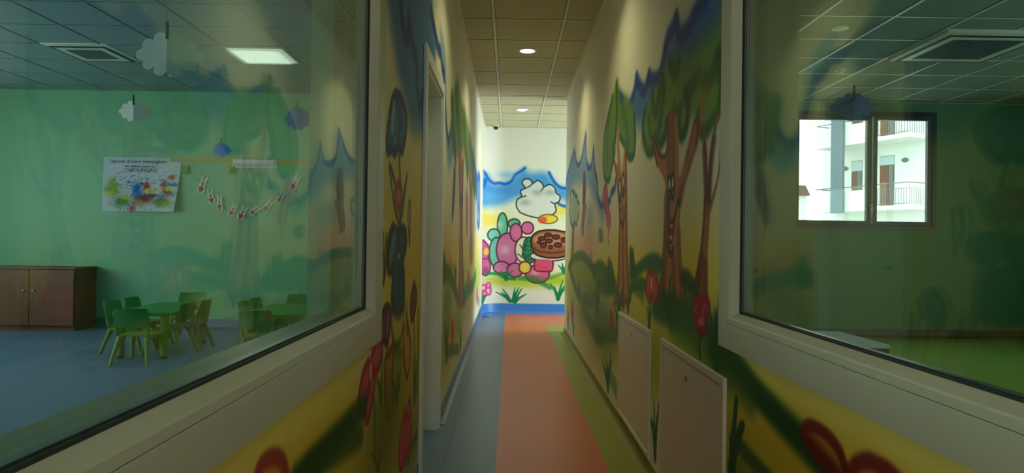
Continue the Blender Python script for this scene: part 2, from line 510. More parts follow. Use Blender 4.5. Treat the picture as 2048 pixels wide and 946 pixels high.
MURAL_RIGHT="""
b|2.6,0.95|0.55/0.3|0|244,222,70|0.95
b|3.6,0.93|0.7/0.25|0|244,222,70|0.85
b|4.8,0.95|0.7/0.28|0|244,222,70|0.7
b|6,0.85|0.8/0.25|0|244,222,70|0.75
b|7.6,0.85|0.9/0.22|0|244,222,70|0.6
b|6.3,1.12|0.55/0.28|0|225,130,110|0.55
b|7.2,1.05|0.6/0.25|0|225,140,120|0.4
b|2.5,0.62|0.5/0.2|0|176,196,50|0.8
b|3.3,0.6|0.6/0.2|0|176,196,50|0.85
b|4.4,0.6|0.6/0.22|0|176,196,50|0.9
b|5.4,0.5|0.7/0.25|0|150,165,50|0.9
b|6.6,0.55|0.8/0.25|0|150,165,50|0.85
b|7.9,0.6|0.8/0.25|0|165,180,60|0.8
b|1.6,0.62|0.7/0.28|0|236,205,60|0.9
b|0.6,0.6|0.8/0.35|0|238,210,62|0.9
b|1.9,0.35|0.6/0.25|0|190,170,50|0.9
b|1,0.25|0.8/0.3|0|200,165,50|0.8
b|2.35,1.9|0.35/0.35|0|190,200,200|0.3
f|2.317,2.021 2.54,2.101 2.663,2.096 2.789,2.066 2.913,2.083 2.988,2.168 3.099,2.152 3.198,2.123 3.256,2.031 3.331,1.998 3.473,2.022 3.562,2.054 3.679,2.014 3.919,2.129 3.978,2.072 4.107,2.03 4.23,2.033 4.367,2.113 4.552,2.179 4.536,1.973 3.653,1.821 3.184,1.858 2.597,1.851 2.311,1.864|0|0.09|45,105,190|0.85
f|2.322,2.179 2.447,2.141 2.663,2.096 2.789,2.066 2.913,2.072 3.041,1.941 2.311,1.864|0|0.12|40,95,180|0.75
s|4.552,2.179 4.365,2.093 4.23,2.033 4.107,2.03 3.978,2.072 3.919,2.135|0.03|0.05|20,60,160|0.9
s|3.919,2.135 3.794,2.054 3.679,2.014 3.562,2.059|0.03|0.05|20,60,160|0.9
s|3.562,2.059 3.473,2.019 3.331,1.998 3.256,2.031 3.186,2.1|0.03|0.05|20,60,160|0.9
s|3.186,2.1 3.138,2.14 3.061,2.151 2.988,2.173|0.03|0.05|20,60,160|0.9
s|2.988,2.173 2.913,2.079 2.789,2.066 2.663,2.096 2.54,2.101 2.429,2.134|0.03|0.05|20,60,160|0.9
f|8.885,1.919 8.629,2.013 8.249,2.111 7.691,2.226 7.38,2.031 6.964,2.02 6.553,2.233 6.458,1.959 6.284,1.873 6.053,1.875 5.922,2.005 5.816,1.814 5.654,1.692 5.576,1.552 5.356,1.474 5.16,1.487 5.287,1.357 5.771,1.544 6.348,1.72 7.036,1.804 7.884,1.848 8.766,1.662|0|0.1|40,120,215|0.6
s|8.885,1.919 8.629,2.013|0.03|0.03|30,80,190|0.95
s|8.629,2.013 8.249,2.111 7.691,2.226|0.03|0.03|30,80,190|0.95
s|7.691,2.226 7.38,2.031 6.964,2.02 6.553,2.233|0.03|0.03|30,80,190|0.95
s|6.553,2.233 6.458,1.959 6.284,1.873|0.03|0.03|30,80,190|0.95
s|6.458,1.959 6.284,1.873 6.053,1.875 5.922,2.005|0.03|0.03|30,80,190|0.95
s|5.922,2.005 5.816,1.814 5.654,1.692 5.576,1.552|0.03|0.03|30,80,190|0.95
s|5.654,1.692 5.576,1.552 5.356,1.474 5.16,1.487|0.03|0.03|30,80,190|0.95
s|5.162,1.506 4.927,1.481 4.835,1.54 4.684,1.557 4.657,1.603|0.03|0.03|30,80,190|0.9
b|6.15,1.42|0.3/0.12|0|40,120,215|0.35
f|4.603,2.292 4.821,2.226 5.033,2.134 5.234,2.008 5.292,1.872 5.267,1.759 5.149,1.662 4.941,1.647 4.849,1.714 4.705,1.81 4.619,1.953 4.502,2.068|0|0.06|112,160,35|0.95
f|4.592,2.153 4.544,2.072 4.311,2.126 4.091,2.033 3.985,1.937 3.954,1.834 3.933,1.79 3.97,1.707 4.084,1.695 4.209,1.732 4.345,1.824 4.509,1.895 4.622,1.988|0|0.05|100,145,60|0.9
s|4.821,2.226 5.033,2.134 5.234,2.008 5.292,1.872 5.267,1.759 5.149,1.662 4.941,1.647 4.849,1.714 4.705,1.81|0.02|0.03|12,84,36|0.85
s|3.985,1.937 3.954,1.834 3.933,1.79 3.97,1.707 4.084,1.695 4.209,1.732 4.345,1.824 4.509,1.895|0.02|0.03|12,84,36|0.85
s|4.666,2.273 4.63,2.092 4.683,1.929 4.789,1.839|0.035|0.05|40,80,30|0.8
s|4.867,2.211 5.049,2.024 5.082,1.803|0.03|0.05|60,120,30|0.5
s|4.402,2.064 4.259,1.925 4.177,1.787|0.05|0.06|50,100,40|0.5
f|4.785,1.796 4.64,1.664 4.518,1.467 4.466,1.331 4.476,1.199 4.487,1.066 4.518,0.931 4.569,0.776 4.344,0.774 4.213,0.786 4.025,0.84 4.065,0.927 4.104,1 4.149,1.137 4.18,1.322 4.219,1.621 4.246,1.74 4.323,1.776 4.354,1.683 4.409,1.64 4.474,1.696 4.526,1.837 4.577,1.963 4.611,1.849 4.579,1.708|0|0.012|186,126,74|0.97
s|4.577,1.963 4.523,1.803 4.45,1.644 4.396,1.199 4.386,0.809|0.05|0.03|215,150,85|0.6
s|4.303,1.757 4.276,1.388 4.234,1.073 4.145,0.83|0.05|0.03|225,160,90|0.6
s|4.333,1.391 4.309,1.071 4.27,0.803|0.04|0.03|130,70,35|0.6
s|4.264,1.736 4.22,1.386 4.202,1.136 4.112,0.863|0.03|0.03|150,80,40|0.6
s|4.446,1.33 4.446,1.067 4.466,0.802|0.03|0.03|140,75,40|0.6
s|4.785,1.796 4.64,1.664 4.518,1.467 4.466,1.331 4.476,1.199 4.487,1.066 4.518,0.931 4.569,0.776|0.015|0.015|105,52,30|0.8
s|4.246,1.74 4.219,1.621 4.18,1.322 4.149,1.137 4.104,1 4.025,0.84|0.015|0.015|105,52,30|0.8
f|4.404,1.519 4.407,1.485 4.419,1.458 4.439,1.444 4.462,1.445 4.485,1.462 4.502,1.491 4.51,1.527 4.507,1.561 4.494,1.588 4.474,1.602 4.451,1.599 4.428,1.582 4.412,1.553|0|0.008|225,205,160|0.9
s|4.404,1.519 4.407,1.485 4.419,1.458 4.439,1.444 4.462,1.445 4.485,1.462 4.502,1.491 4.51,1.527 4.507,1.561 4.494,1.588 4.474,1.602 4.451,1.599 4.428,1.582 4.412,1.553 4.404,1.519|0.012|0.01|35,22,20|0.9
f|4.424,1.487 4.425,1.472 4.431,1.459 4.441,1.453 4.453,1.454 4.464,1.461 4.472,1.475 4.476,1.491 4.475,1.507 4.469,1.519 4.458,1.525 4.447,1.524 4.436,1.516 4.427,1.503|0|0.01|35,22,20|0.95
f|4.28,1.544 4.282,1.514 4.294,1.491 4.313,1.478 4.335,1.48 4.356,1.495 4.372,1.521 4.379,1.553 4.377,1.583 4.364,1.607 4.345,1.619 4.323,1.617 4.302,1.601 4.287,1.575|0|0.008|225,205,160|0.9
s|4.28,1.544 4.282,1.514 4.294,1.491 4.313,1.478 4.335,1.48 4.356,1.495 4.372,1.521 4.379,1.553 4.377,1.583 4.364,1.607 4.345,1.619 4.323,1.617 4.302,1.601 4.287,1.575 4.28,1.544|0.012|0.01|35,22,20|0.9
f|4.298,1.514 4.299,1.499 4.305,1.487 4.315,1.481 4.326,1.482 4.336,1.489 4.344,1.502 4.348,1.518 4.346,1.533 4.34,1.545 4.331,1.551 4.32,1.55 4.309,1.542 4.301,1.529|0|0.01|35,22,20|0.95
s|4.471,1.398 4.426,1.33 4.345,1.298 4.272,1.338 4.241,1.425|0.016|0.012|35,22,20|0.9
s|4.384,1.296 4.343,1.269 4.306,1.294|0.016|0.015|120,30,30|0.9
s|4.415,1.454 4.452,1.413 4.371,1.393|0.012|0.012|105,52,30|0.7
f|3.73,1.723 3.708,1.816 3.604,1.879 3.506,1.952 3.318,1.973 3.131,2.01 2.891,1.973 2.599,1.906 2.41,1.947 2.315,1.986 2.305,1.691 2.342,1.655 2.434,1.623 2.495,1.602 2.56,1.602 2.602,1.643 2.66,1.679 2.773,1.689 2.803,1.657 2.876,1.64 2.966,1.724 3.118,1.752 3.175,1.686 3.258,1.665 3.36,1.7 3.416,1.653 3.526,1.66 3.605,1.678|0|0.05|118,152,74|0.97
f|3.191,2.002 2.746,1.95 2.411,1.983 2.317,2.021 2.312,1.899 2.596,1.831 2.992,1.885|0|0.12|90,140,90|0.6
s|3.658,1.889 3.709,1.83 3.692,1.772 3.592,1.677 3.476,1.651 3.417,1.668 3.384,1.719|0.022|0.04|12,84,36|0.9
s|3.372,1.704 3.302,1.662 3.237,1.667 3.175,1.691 3.148,1.743|0.022|0.04|12,84,36|0.9
s|2.922,1.716 2.902,1.663 2.859,1.637 2.787,1.667 2.767,1.74 2.777,1.783|0.022|0.04|12,84,36|0.9
s|2.61,1.67 2.595,1.638 2.549,1.602 2.488,1.605 2.434,1.628 2.364,1.644 2.327,1.711 2.312,1.735|0.022|0.04|12,84,36|0.9
s|3.468,1.943 3.452,1.876 3.379,1.836 3.315,1.91 3.231,1.964|0.03|0.05|22,78,32|0.75
s|3.092,2.011 2.995,1.934 2.934,1.969|0.03|0.05|22,78,32|0.75
s|2.817,1.802 2.739,1.806 2.652,1.835 2.61,1.835|0.03|0.05|22,78,32|0.75
s|2.371,1.843 2.417,1.805 2.483,1.779 2.528,1.796|0.03|0.05|22,78,32|0.75
s|3.015,1.789 2.968,1.751 2.898,1.755|0.03|0.05|22,78,32|0.75
s|3.549,1.829 3.519,1.758|0.03|0.05|22,78,32|0.75
s|3.207,1.911 3.265,1.802 3.306,1.749|0.03|0.05|22,78,32|0.75
s|2.315,1.831 2.346,1.77|0.03|0.05|22,78,32|0.75
b|3.519,1.758|0.12/0.1|0|130,165,60|0.45
b|3.035,1.827|0.15/0.12|0|130,165,60|0.45
b|2.46,1.688|0.12/0.1|0|130,165,60|0.45
b|2.598,1.87|0.15/0.1|0|130,165,60|0.45
f|2.661,1.551 2.643,1.623 2.597,1.687 2.546,1.753 2.521,1.779 2.508,1.772 2.519,1.728 2.549,1.658 2.586,1.598 2.639,1.538|0|0.015|186,126,74|0.95
f|3.481,1.734 3.443,1.713 3.37,1.664 3.299,1.622 3.222,1.593 3.15,1.593 3.132,1.638 3.127,1.742 3.08,1.779 3.024,1.775 2.966,1.724 2.929,1.67 2.916,1.585 2.902,1.475 2.852,1.481 2.789,1.531 2.73,1.59 2.659,1.669 2.602,1.639 2.641,1.577 2.689,1.514 2.755,1.461 2.801,1.432 2.856,1.39 2.877,1.315 2.869,1.217 2.848,1.122 2.807,1.033 2.746,0.927 2.713,0.874 2.857,0.882 2.99,0.903 3.133,0.876 3.26,0.897 3.263,0.962 3.223,1.01 3.207,1.101 3.172,1.231 3.15,1.404 3.167,1.471 3.25,1.522 3.334,1.568 3.403,1.644 3.454,1.689|0|0.012|184,122,72|0.98
s|3.098,1.748 3.082,1.608 3.106,1.507|0.025|0.04|120,60,35|0.65
s|3.022,1.745 3.007,1.62 3.001,1.508|0.025|0.04|120,60,35|0.65
s|2.966,1.713 2.951,1.59 2.937,1.479|0.03|0.04|215,140,80|0.65
s|2.622,1.633 2.698,1.556 2.802,1.466 2.88,1.366|0.03|0.04|125,62,36|0.65
s|2.671,1.612 2.751,1.542 2.835,1.469|0.035|0.04|215,135,75|0.65
s|3.129,1.382 3.131,1.219 3.163,1.055 3.197,0.912|0.06|0.04|120,62,40|0.65
s|2.947,1.327 2.921,1.152 2.863,1.005 2.793,0.906|0.06|0.04|215,145,85|0.65
s|2.898,1.217 2.856,1.026 2.785,0.907|0.03|0.04|140,80,45|0.65
s|2.991,1.107 2.966,0.976 2.927,0.903|0.035|0.04|125,65,40|0.65
s|3.049,1.151 3.061,1.014 3.075,0.9|0.03|0.04|205,130,80|0.65
s|3.369,1.646 3.22,1.555 3.104,1.472|0.03|0.04|200,120,70|0.65
s|3.481,1.734 3.443,1.713 3.37,1.664 3.299,1.622 3.222,1.593 3.15,1.593|0.014|0.014|105,52,30|0.85
s|3.15,1.593 3.132,1.638 3.127,1.742 3.08,1.779|0.014|0.014|105,52,30|0.85
s|2.807,1.033 2.746,0.927 2.713,0.874 2.857,0.882 2.99,0.903 3.133,0.876 3.26,0.897 3.263,0.962 3.223,1.01|0.014|0.014|105,52,30|0.85
s|3.334,1.568 3.403,1.644 3.454,1.689|0.014|0.014|105,52,30|0.85
s|2.789,1.531 2.73,1.59 2.659,1.669 2.602,1.639 2.641,1.577|0.012|0.012|105,52,30|0.7
f|3.042,1.433 3.044,1.409 3.052,1.391 3.063,1.381 3.077,1.382 3.09,1.394 3.1,1.413 3.104,1.438 3.102,1.462 3.094,1.48 3.082,1.49 3.069,1.488 3.056,1.476 3.046,1.457|0|0.006|235,225,190|0.95
s|3.042,1.433 3.044,1.409 3.052,1.391 3.063,1.381 3.077,1.382 3.09,1.394 3.1,1.413 3.104,1.438 3.102,1.462 3.094,1.48 3.082,1.49 3.069,1.488 3.056,1.476 3.046,1.457 3.042,1.433|0.014|0.01|35,22,20|0.95
f|3.049,1.406 3.051,1.396 3.056,1.387 3.064,1.383 3.073,1.383 3.081,1.389 3.087,1.398 3.09,1.409 3.088,1.42 3.083,1.428 3.075,1.433 3.066,1.432 3.058,1.426 3.052,1.417|0|0.008|35,22,20|0.97
f|3.06,1.402 3.06,1.399 3.062,1.395 3.065,1.394 3.069,1.394 3.072,1.396 3.074,1.399 3.075,1.403 3.075,1.407 3.073,1.41 3.07,1.412 3.066,1.412 3.063,1.41 3.061,1.406|0|0.005|230,225,210|0.9
f|2.984,1.435 2.986,1.411 2.993,1.392 3.004,1.382 3.017,1.383 3.03,1.395 3.039,1.415 3.043,1.44 3.042,1.464 3.034,1.483 3.023,1.493 3.01,1.491 2.997,1.479 2.988,1.459|0|0.006|235,225,190|0.95
s|2.984,1.435 2.986,1.411 2.993,1.392 3.004,1.382 3.017,1.383 3.03,1.395 3.039,1.415 3.043,1.44 3.042,1.464 3.034,1.483 3.023,1.493 3.01,1.491 2.997,1.479 2.988,1.459 2.984,1.435|0.014|0.01|35,22,20|0.95
f|2.991,1.409 2.992,1.398 2.997,1.39 3.005,1.386 3.013,1.386 3.022,1.392 3.027,1.401 3.03,1.412 3.028,1.422 3.023,1.43 3.016,1.435 3.007,1.434 2.999,1.428 2.993,1.42|0|0.008|35,22,20|0.97
f|3.001,1.405 3.001,1.401 3.003,1.398 3.006,1.397 3.009,1.397 3.012,1.399 3.015,1.402 3.016,1.406 3.015,1.41 3.013,1.413 3.01,1.414 3.007,1.414 3.004,1.412 3.002,1.409|0|0.005|230,225,210|0.9
s|3.092,1.361 3.076,1.299 3.022,1.27 2.964,1.301 2.939,1.344 2.918,1.36 2.888,1.358 2.892,1.346|0.016|0.01|35,22,20|0.95
f|3.084,1.271 3.026,1.263 2.981,1.271 2.996,1.218 3.037,1.187 3.067,1.219|0|0.008|150,45,55|0.95
s|3.084,1.271 3.067,1.219 3.037,1.187 2.996,1.218 2.981,1.271|0.013|0.01|35,22,20|0.9
f|3.061,1.207 3.037,1.191 3.005,1.211 3.033,1.218|0|0.006|235,215,200|0.9
f|3.074,1.271 3.026,1.263 2.99,1.269 3.026,1.25|0|0.006|240,225,210|0.85
s|3.083,1.18 3.068,1.15 3.039,1.133 3.001,1.138 2.993,1.156|0.02|0.012|35,22,20|0.85
f|2.554,1.621 2.537,1.534 2.52,1.429 2.51,1.353 2.531,1.223 2.573,1.119 2.619,1.048 2.667,1.005 2.616,0.993 2.534,0.97 2.495,0.98 2.458,0.987 2.479,1.048 2.465,1.173 2.445,1.282 2.433,1.303 2.388,1.354 2.344,1.412 2.324,1.47 2.311,1.572 2.328,1.571 2.337,1.507 2.356,1.431 2.395,1.381 2.441,1.345 2.438,1.421 2.418,1.518 2.385,1.581 2.353,1.64 2.376,1.644 2.414,1.593 2.454,1.523 2.476,1.443 2.489,1.472 2.498,1.529 2.534,1.618|0|0.012|154,94,70|0.97
s|2.524,1.532 2.499,1.399 2.489,1.306|0.03|0.03|95,45,40|0.7
s|2.489,1.306 2.504,1.195 2.532,1.082|0.04|0.03|190,120,75|0.7
s|2.407,1.552 2.44,1.466 2.459,1.341|0.02|0.03|90,45,40|0.7
s|2.547,1.119 2.591,1.041|0.04|0.03|95,48,38|0.7
s|2.494,1.102 2.49,1.001|0.03|0.03|110,60,45|0.7
s|2.51,1.353 2.531,1.223 2.573,1.119 2.619,1.048 2.667,1.005|0.012|0.014|105,52,30|0.8
f|6.711,1.875 6.762,1.73 6.768,1.579 6.671,1.539 6.52,1.57 6.473,1.721 6.575,1.861|0|0.02|95,45,95|0.9
f|6.673,1.559 6.817,1.405 6.827,1.294 6.66,1.252 6.563,1.373 6.431,1.536|0|0.02|140,85,70|0.85
s|6.642,1.863 6.584,1.554 6.683,1.253|0.016|0.014|60,25,50|0.9
s|6.724,1.602 6.817,1.405 6.827,1.294 6.659,1.242|0.014|0.014|70,40,30|0.8
f|5.133,1.638 5.253,1.598 5.302,1.515 5.211,1.44 5.073,1.407 5.002,1.478 5.037,1.592|0|0.02|220,90,140|0.9
f|5.156,1.437 5.042,1.349 5.012,1.304 4.911,1.291 4.856,1.361 4.974,1.45|0|0.02|215,90,150|0.85
s|5.119,1.633 5.25,1.57 5.271,1.493 5.1,1.408 5.038,1.304|0.016|0.014|150,40,90|0.9
s|5.065,1.613 5,1.459 4.866,1.344 4.91,1.287 4.981,1.237 4.95,1.17|0.016|0.014|205,60,150|0.9
s|5.144,1.612 5.073,1.407|0.02|0.014|150,60,50|0.8
s|5.346,1.24 5.352,1.225 5.372,1.212 5.402,1.205 5.437,1.206 5.469,1.213 5.493,1.225 5.502,1.241 5.496,1.257 5.475,1.27 5.444,1.276 5.409,1.276 5.377,1.268 5.355,1.256 5.346,1.24|0.02|0.03|70,95,80|0.6
s|5.256,1.227 5.261,1.216 5.277,1.206 5.302,1.201 5.33,1.201 5.356,1.206 5.375,1.216 5.383,1.228 5.378,1.24 5.361,1.25 5.335,1.255 5.307,1.255 5.281,1.249 5.263,1.239 5.256,1.227|0.02|0.03|70,95,80|0.6
f|7.128,1.521 7.165,1.444 7.29,1.385 7.487,1.354 7.723,1.359 7.955,1.403 8.131,1.479 8.205,1.571 8.157,1.658 8,1.719 7.776,1.742 7.536,1.725 7.327,1.675 7.185,1.602|0|0.05|150,180,150|0.6
s|8.066,1.774 7.875,1.789 7.744,1.733 7.627,1.753 7.503,1.694 7.335,1.683 7.273,1.625 7.11,1.583 7.099,1.493 7.247,1.419 7.348,1.368 7.58,1.401 7.755,1.366 8.014,1.408 8.161,1.508 8.279,1.605 8.188,1.692 8.066,1.774|0.025|0.02|20,85,130|0.95
f|7.817,1.367 7.575,1.362 7.604,1.148 7.635,0.933 8.004,0.88 7.912,1.147|0|0.015|125,85,45|0.85
s|7.814,1.35 7.879,0.914|0.014|0.012|70,45,25|0.8
s|7.631,1.346 7.637,0.95|0.014|0.012|70,45,25|0.8
f|6.045,1.09 5.935,1.092 5.922,0.969 6.107,0.962|0|0.04|170,110,60|0.6
f|8.274,0.869 7.703,0.988 7.042,1.042 6.48,1.035 6.071,0.986 5.813,0.939 5.615,0.972 5.399,0.992 5.197,0.981 5.033,0.946 4.849,0.851 5.239,0.828 5.505,0.821 5.627,0.763 6.034,0.643 6.655,0.636 7.426,0.682|0|0.06|120,150,45|0.75
s|8.274,0.869 7.703,0.988 7.042,1.042 6.48,1.035 6.071,0.986 5.813,0.939|0.05|0.05|12,84,36|0.75
s|5.813,0.939 5.615,0.972 5.399,0.992 5.197,0.981 5.033,0.946|0.05|0.05|12,84,36|0.75
s|8.134,0.856 7.67,0.75 7.311,0.663 6.89,0.622|0.06|0.06|12,84,36|0.6
s|5.813,0.939 5.607,0.889 5.415,0.84 5.102,0.833 4.802,0.861 4.598,0.865|0.06|0.06|12,84,36|0.65
f|5.813,0.939 5.615,0.972 5.399,0.992 5.197,0.981 5.033,0.946 4.973,0.85 5.238,0.824 5.507,0.842|0|0.05|60,120,50|0.75
f|5.06,0.956 4.94,1.053 4.816,1.032 4.695,0.973 4.599,0.875 4.972,0.839|0|0.05|35,100,45|0.85
s|4.915,1.047 4.924,0.871|0.03|0.03|15,75,35|0.7
s|4.792,1.022 4.779,0.874|0.03|0.03|15,75,35|0.7
s|4.695,0.963 4.688,0.88|0.03|0.03|15,75,35|0.7
s|6.521,0.633 6.034,0.639 5.625,0.743 5.474,0.815|0.06|0.06|12,84,36|0.5
s|6.792,0.61 6.42,0.513 5.94,0.454 5.593,0.422 5.259,0.437|0.07|0.07|60,100,40|0.55
s|5.592,0.414 5.071,0.483 4.706,0.544 4.552,0.558|0.06|0.06|40,100,55|0.6
b|5.216,0.582|0.7/0.18|0|90,125,50|0.6
b|5.863,0.745|0.5/0.12|0|120,140,50|0.5
s|6.99,0.624 7.04,0.703 7.112,0.782|0.05/0.0125|0.03|20,110,60|0.95
s|6.99,0.624 6.962,0.719 6.914,0.814|0.05/0.0125|0.03|20,110,60|0.95
s|6.99,0.624 6.937,0.679 6.855,0.736|0.05/0.0125|0.03|20,110,60|0.95
s|5.549,0.625 5.597,0.72 5.665,0.815|0.05/0.0125|0.03|20,110,60|0.95
s|5.549,0.625 5.546,0.728 5.537,0.832|0.05/0.0125|0.03|20,110,60|0.95
s|5.549,0.625 5.496,0.722 5.413,0.82|0.05/0.0125|0.03|20,110,60|0.95
s|5.549,0.625 5.481,0.697 5.378,0.77|0.05/0.0125|0.03|20,110,60|0.95
s|8.235,0.139 8.31,0.253 8.414,0.365|0.06/0.015|0.036|20,110,60|0.95
s|8.235,0.139 8.262,0.316 8.289,0.494|0.06/0.015|0.036|20,110,60|0.95
s|8.235,0.139 8.197,0.256 8.132,0.375|0.06/0.015|0.036|20,110,60|0.95
s|7.531,0.173 7.563,0.239 7.608,0.304|0.05/0.0125|0.03|20,110,60|0.95
s|7.531,0.173 7.492,0.234 7.431,0.297|0.05/0.0125|0.03|20,110,60|0.95
f|7.505,0.416 7.514,0.357 7.556,0.305 7.624,0.271 7.704,0.262 7.781,0.279 7.84,0.321 7.867,0.378 7.857,0.44 7.811,0.492 7.741,0.525 7.66,0.532 7.585,0.513 7.53,0.471|0|0.06|200,60,90|0.8
s|7.664,0.269 7.533,0.19|0.03|0.02|12,84,36|0.8
f|4.683,0.655 4.689,0.633 4.709,0.614 4.739,0.6 4.774,0.596 4.807,0.602 4.831,0.616 4.841,0.637 4.834,0.659 4.813,0.679 4.782,0.692 4.747,0.695 4.715,0.689 4.692,0.675|0|0.04|190,45,85|0.85
s|4.451,0.605 4.505,0.665 4.587,0.723|0.06/0.015|0.036|20,110,60|0.95
s|4.451,0.605 4.475,0.702 4.507,0.798|0.06/0.015|0.036|20,110,60|0.95
s|4.451,0.605 4.452,0.721 4.449,0.836|0.06/0.015|0.036|20,110,60|0.95
s|4.451,0.605 4.426,0.699 4.385,0.793|0.06/0.015|0.036|20,110,60|0.95
s|4.403,0.775 4.472,0.818 4.576,0.86|0.04/0.01|0.024|20,110,60|0.95
s|4.403,0.775 4.346,0.844 4.26,0.914|0.04/0.01|0.024|20,110,60|0.95
s|4.403,0.775 4.383,0.817 4.351,0.86|0.04/0.01|0.024|20,110,60|0.95
f|4.215,0.805 4.221,0.785 4.24,0.768 4.269,0.757 4.302,0.753 4.333,0.759 4.356,0.772 4.365,0.791 4.359,0.811 4.339,0.829 4.309,0.84 4.275,0.842 4.245,0.836 4.223,0.823|0|0.04|130,40,50|0.6
f|4.7,0.754 4.572,0.806 4.546,0.754|0|0.03|120,40,40|0.6
s|4.886,0.133 5.003,0.2 5.187,0.26|0.05/0.0125|0.03|15,105,85|0.95
s|4.886,0.133 4.955,0.233 5.057,0.331|0.05/0.0125|0.03|15,105,85|0.95
s|4.886,0.133 4.904,0.229 4.927,0.324|0.05/0.0125|0.03|15,105,85|0.95
s|4.886,0.133 4.839,0.282 4.766,0.434|0.05/0.0125|0.03|15,105,85|0.95
s|4.886,0.133 4.817,0.249 4.714,0.369|0.05/0.0125|0.03|15,105,85|0.95
s|4.845,0.231 4.656,0.217 4.46,0.192|0.06|0.06|40,125,85|0.5
s|4.019,0.989 3.817,1.028 3.608,1.071 3.432,1.092 3.292,1.089 3.205,1.073|0.035|0.04|15,110,60|0.9
f|3.608,1.071 3.432,1.092 3.292,1.089 3.226,1.072 3.266,1.012 3.427,1.019|0|0.05|35,120,75|0.8
s|4.014,0.915 3.888,0.944 3.711,0.958 3.587,0.952|0.035|0.04|20,115,50|0.85
s|3.917,0.919 3.736,0.909 3.665,0.893|0.035|0.04|20,115,50|0.6
f|4.08,1.137 3.997,1.144 3.928,1.081 3.877,1.011 4.053,0.994|0|0.03|35,110,40|0.85
s|4.029,1.132 3.987,1.006|0.025|0.03|15,85,35|0.7
s|3.963,1.124 3.908,1.009|0.025|0.03|15,85,35|0.7
s|4.106,0.772 4.151,0.814 4.218,0.854|0.03/0.0075|0.018|20,110,60|0.95
s|4.106,0.772 4.118,0.847 4.134,0.922|0.03/0.0075|0.018|20,110,60|0.95
s|4.106,0.772 4.069,0.844 4.014,0.915|0.03/0.0075|0.018|20,110,60|0.95
s|4.106,0.772 4.03,0.857 3.919,0.942|0.03/0.0075|0.018|20,110,60|0.95
f|2.815,1.037 2.736,1.033 2.645,0.999 2.601,0.964 2.7,0.905|0|0.05|40,110,50|0.8
s|2.815,1.037 2.736,1.033 2.645,0.999 2.594,0.96|0.035|0.04|15,85,45|0.85
b|3.133,0.878|0.3/0.06|0|40,120,50|0.8
s|3.348,0.869 3.132,0.867 2.944,0.886 2.76,0.889 2.612,0.876 2.478,0.864 2.312,0.835|0.06|0.07|20,105,50|0.75
s|3.014,0.839 2.925,0.86 2.815,0.862 2.712,0.844 2.609,0.809|0.04|0.06|20,105,55|0.75
f|3.033,0.825 2.925,0.855 2.807,0.859 2.697,0.836 2.567,0.796 2.486,0.753 2.693,0.756 2.983,0.763|0|0.07|70,130,85|0.7
b|2.553,0.798|0.28/0.1|0|110,160,70|0.5
s|3.073,0.866 3.139,0.917 3.242,0.968|0.04/0.01|0.024|20,90,55|0.95
s|3.073,0.866 3.115,0.922 3.179,0.979|0.04/0.01|0.024|20,90,55|0.95
s|3.073,0.866 3.058,0.952 3.034,1.038|0.04/0.01|0.024|20,90,55|0.95
s|3.073,0.866 3.015,0.917 2.93,0.968|0.04/0.01|0.024|20,90,55|0.95
s|3.073,0.866 3.03,0.93 2.967,0.993|0.04/0.01|0.024|20,90,55|0.95
f|3.503,1.041 3.44,1.026 3.357,1.022 3.298,0.989 3.274,0.954 3.294,0.916 3.349,0.889 3.433,0.902 3.493,0.886 3.558,0.907 3.587,0.952 3.551,1|0|0.02|215,85,90|0.95
s|3.503,1.041 3.44,1.026 3.357,1.022 3.298,0.989 3.274,0.954 3.294,0.916 3.349,0.889 3.433,0.902 3.493,0.886 3.558,0.907 3.587,0.952 3.551,1 3.503,1.041|0.02|0.02|150,35,50|0.6
s|3.438,0.993 3.436,0.96|0.02|0.012|245,235,225|0.9
s|3.512,0.989 3.52,0.905|0.03|0.03|225,100,90|0.6
s|3.367,0.997 3.374,0.917|0.03|0.03|225,100,90|0.6
s|3.469,0.893 3.477,0.823 3.486,0.753|0.03/0.012|0.015|20,120,85|0.9
s|3.486,0.753 3.503,0.798 3.529,0.844|0.035/0.00875|0.021|20,110,60|0.95
s|3.486,0.753 3.459,0.8 3.418,0.847|0.035/0.00875|0.021|20,110,60|0.95
f|2.643,0.95 2.601,0.968 2.547,0.965 2.508,0.977 2.463,0.972 2.444,0.941 2.455,0.911 2.485,0.882 2.51,0.853 2.556,0.85 2.604,0.867 2.62,0.9 2.656,0.916|0|0.025|225,75,115|0.95
f|2.498,0.893 2.502,0.879 2.514,0.866 2.532,0.858 2.553,0.855 2.572,0.859 2.586,0.869 2.591,0.882 2.587,0.897 2.574,0.909 2.555,0.918 2.535,0.92 2.516,0.916 2.503,0.906|0|0.03|238,130,120|0.8
s|2.656,0.916 2.643,0.95 2.601,0.968 2.559,0.945 2.585,0.915|0.022|0.02|175,20,75|0.9
s|2.547,0.965 2.508,0.977 2.463,0.972 2.444,0.938 2.493,0.918|0.022|0.02|175,20,75|0.9
s|2.585,0.915 2.619,0.885 2.583,0.856 2.51,0.853 2.466,0.888 2.493,0.918|0.022|0.02|175,20,75|0.9
s|2.547,0.961 2.552,0.919|0.022|0.02|175,20,75|0.9
s|2.555,0.847 2.56,0.797 2.552,0.751|0.014|0.014|40,90,40|0.85
s|2.355,0.776 2.383,0.85 2.425,0.925|0.04/0.01|0.024|15,95,45|0.95
s|2.355,0.776 2.362,0.862 2.373,0.948|0.04/0.01|0.024|15,95,45|0.95
s|2.355,0.776 2.341,0.902 2.319,1.028|0.04/0.01|0.024|15,95,45|0.95
s|2.355,0.776 2.344,0.847 2.326,0.919|0.04/0.01|0.024|15,95,45|0.95
s|2.355,0.776 2.389,0.819 2.441,0.86|0.04/0.01|0.024|15,95,45|0.95
s|2.343,0.778 2.33,0.884 2.312,0.989|0.05/0.015|0.02|15,90,40|0.9
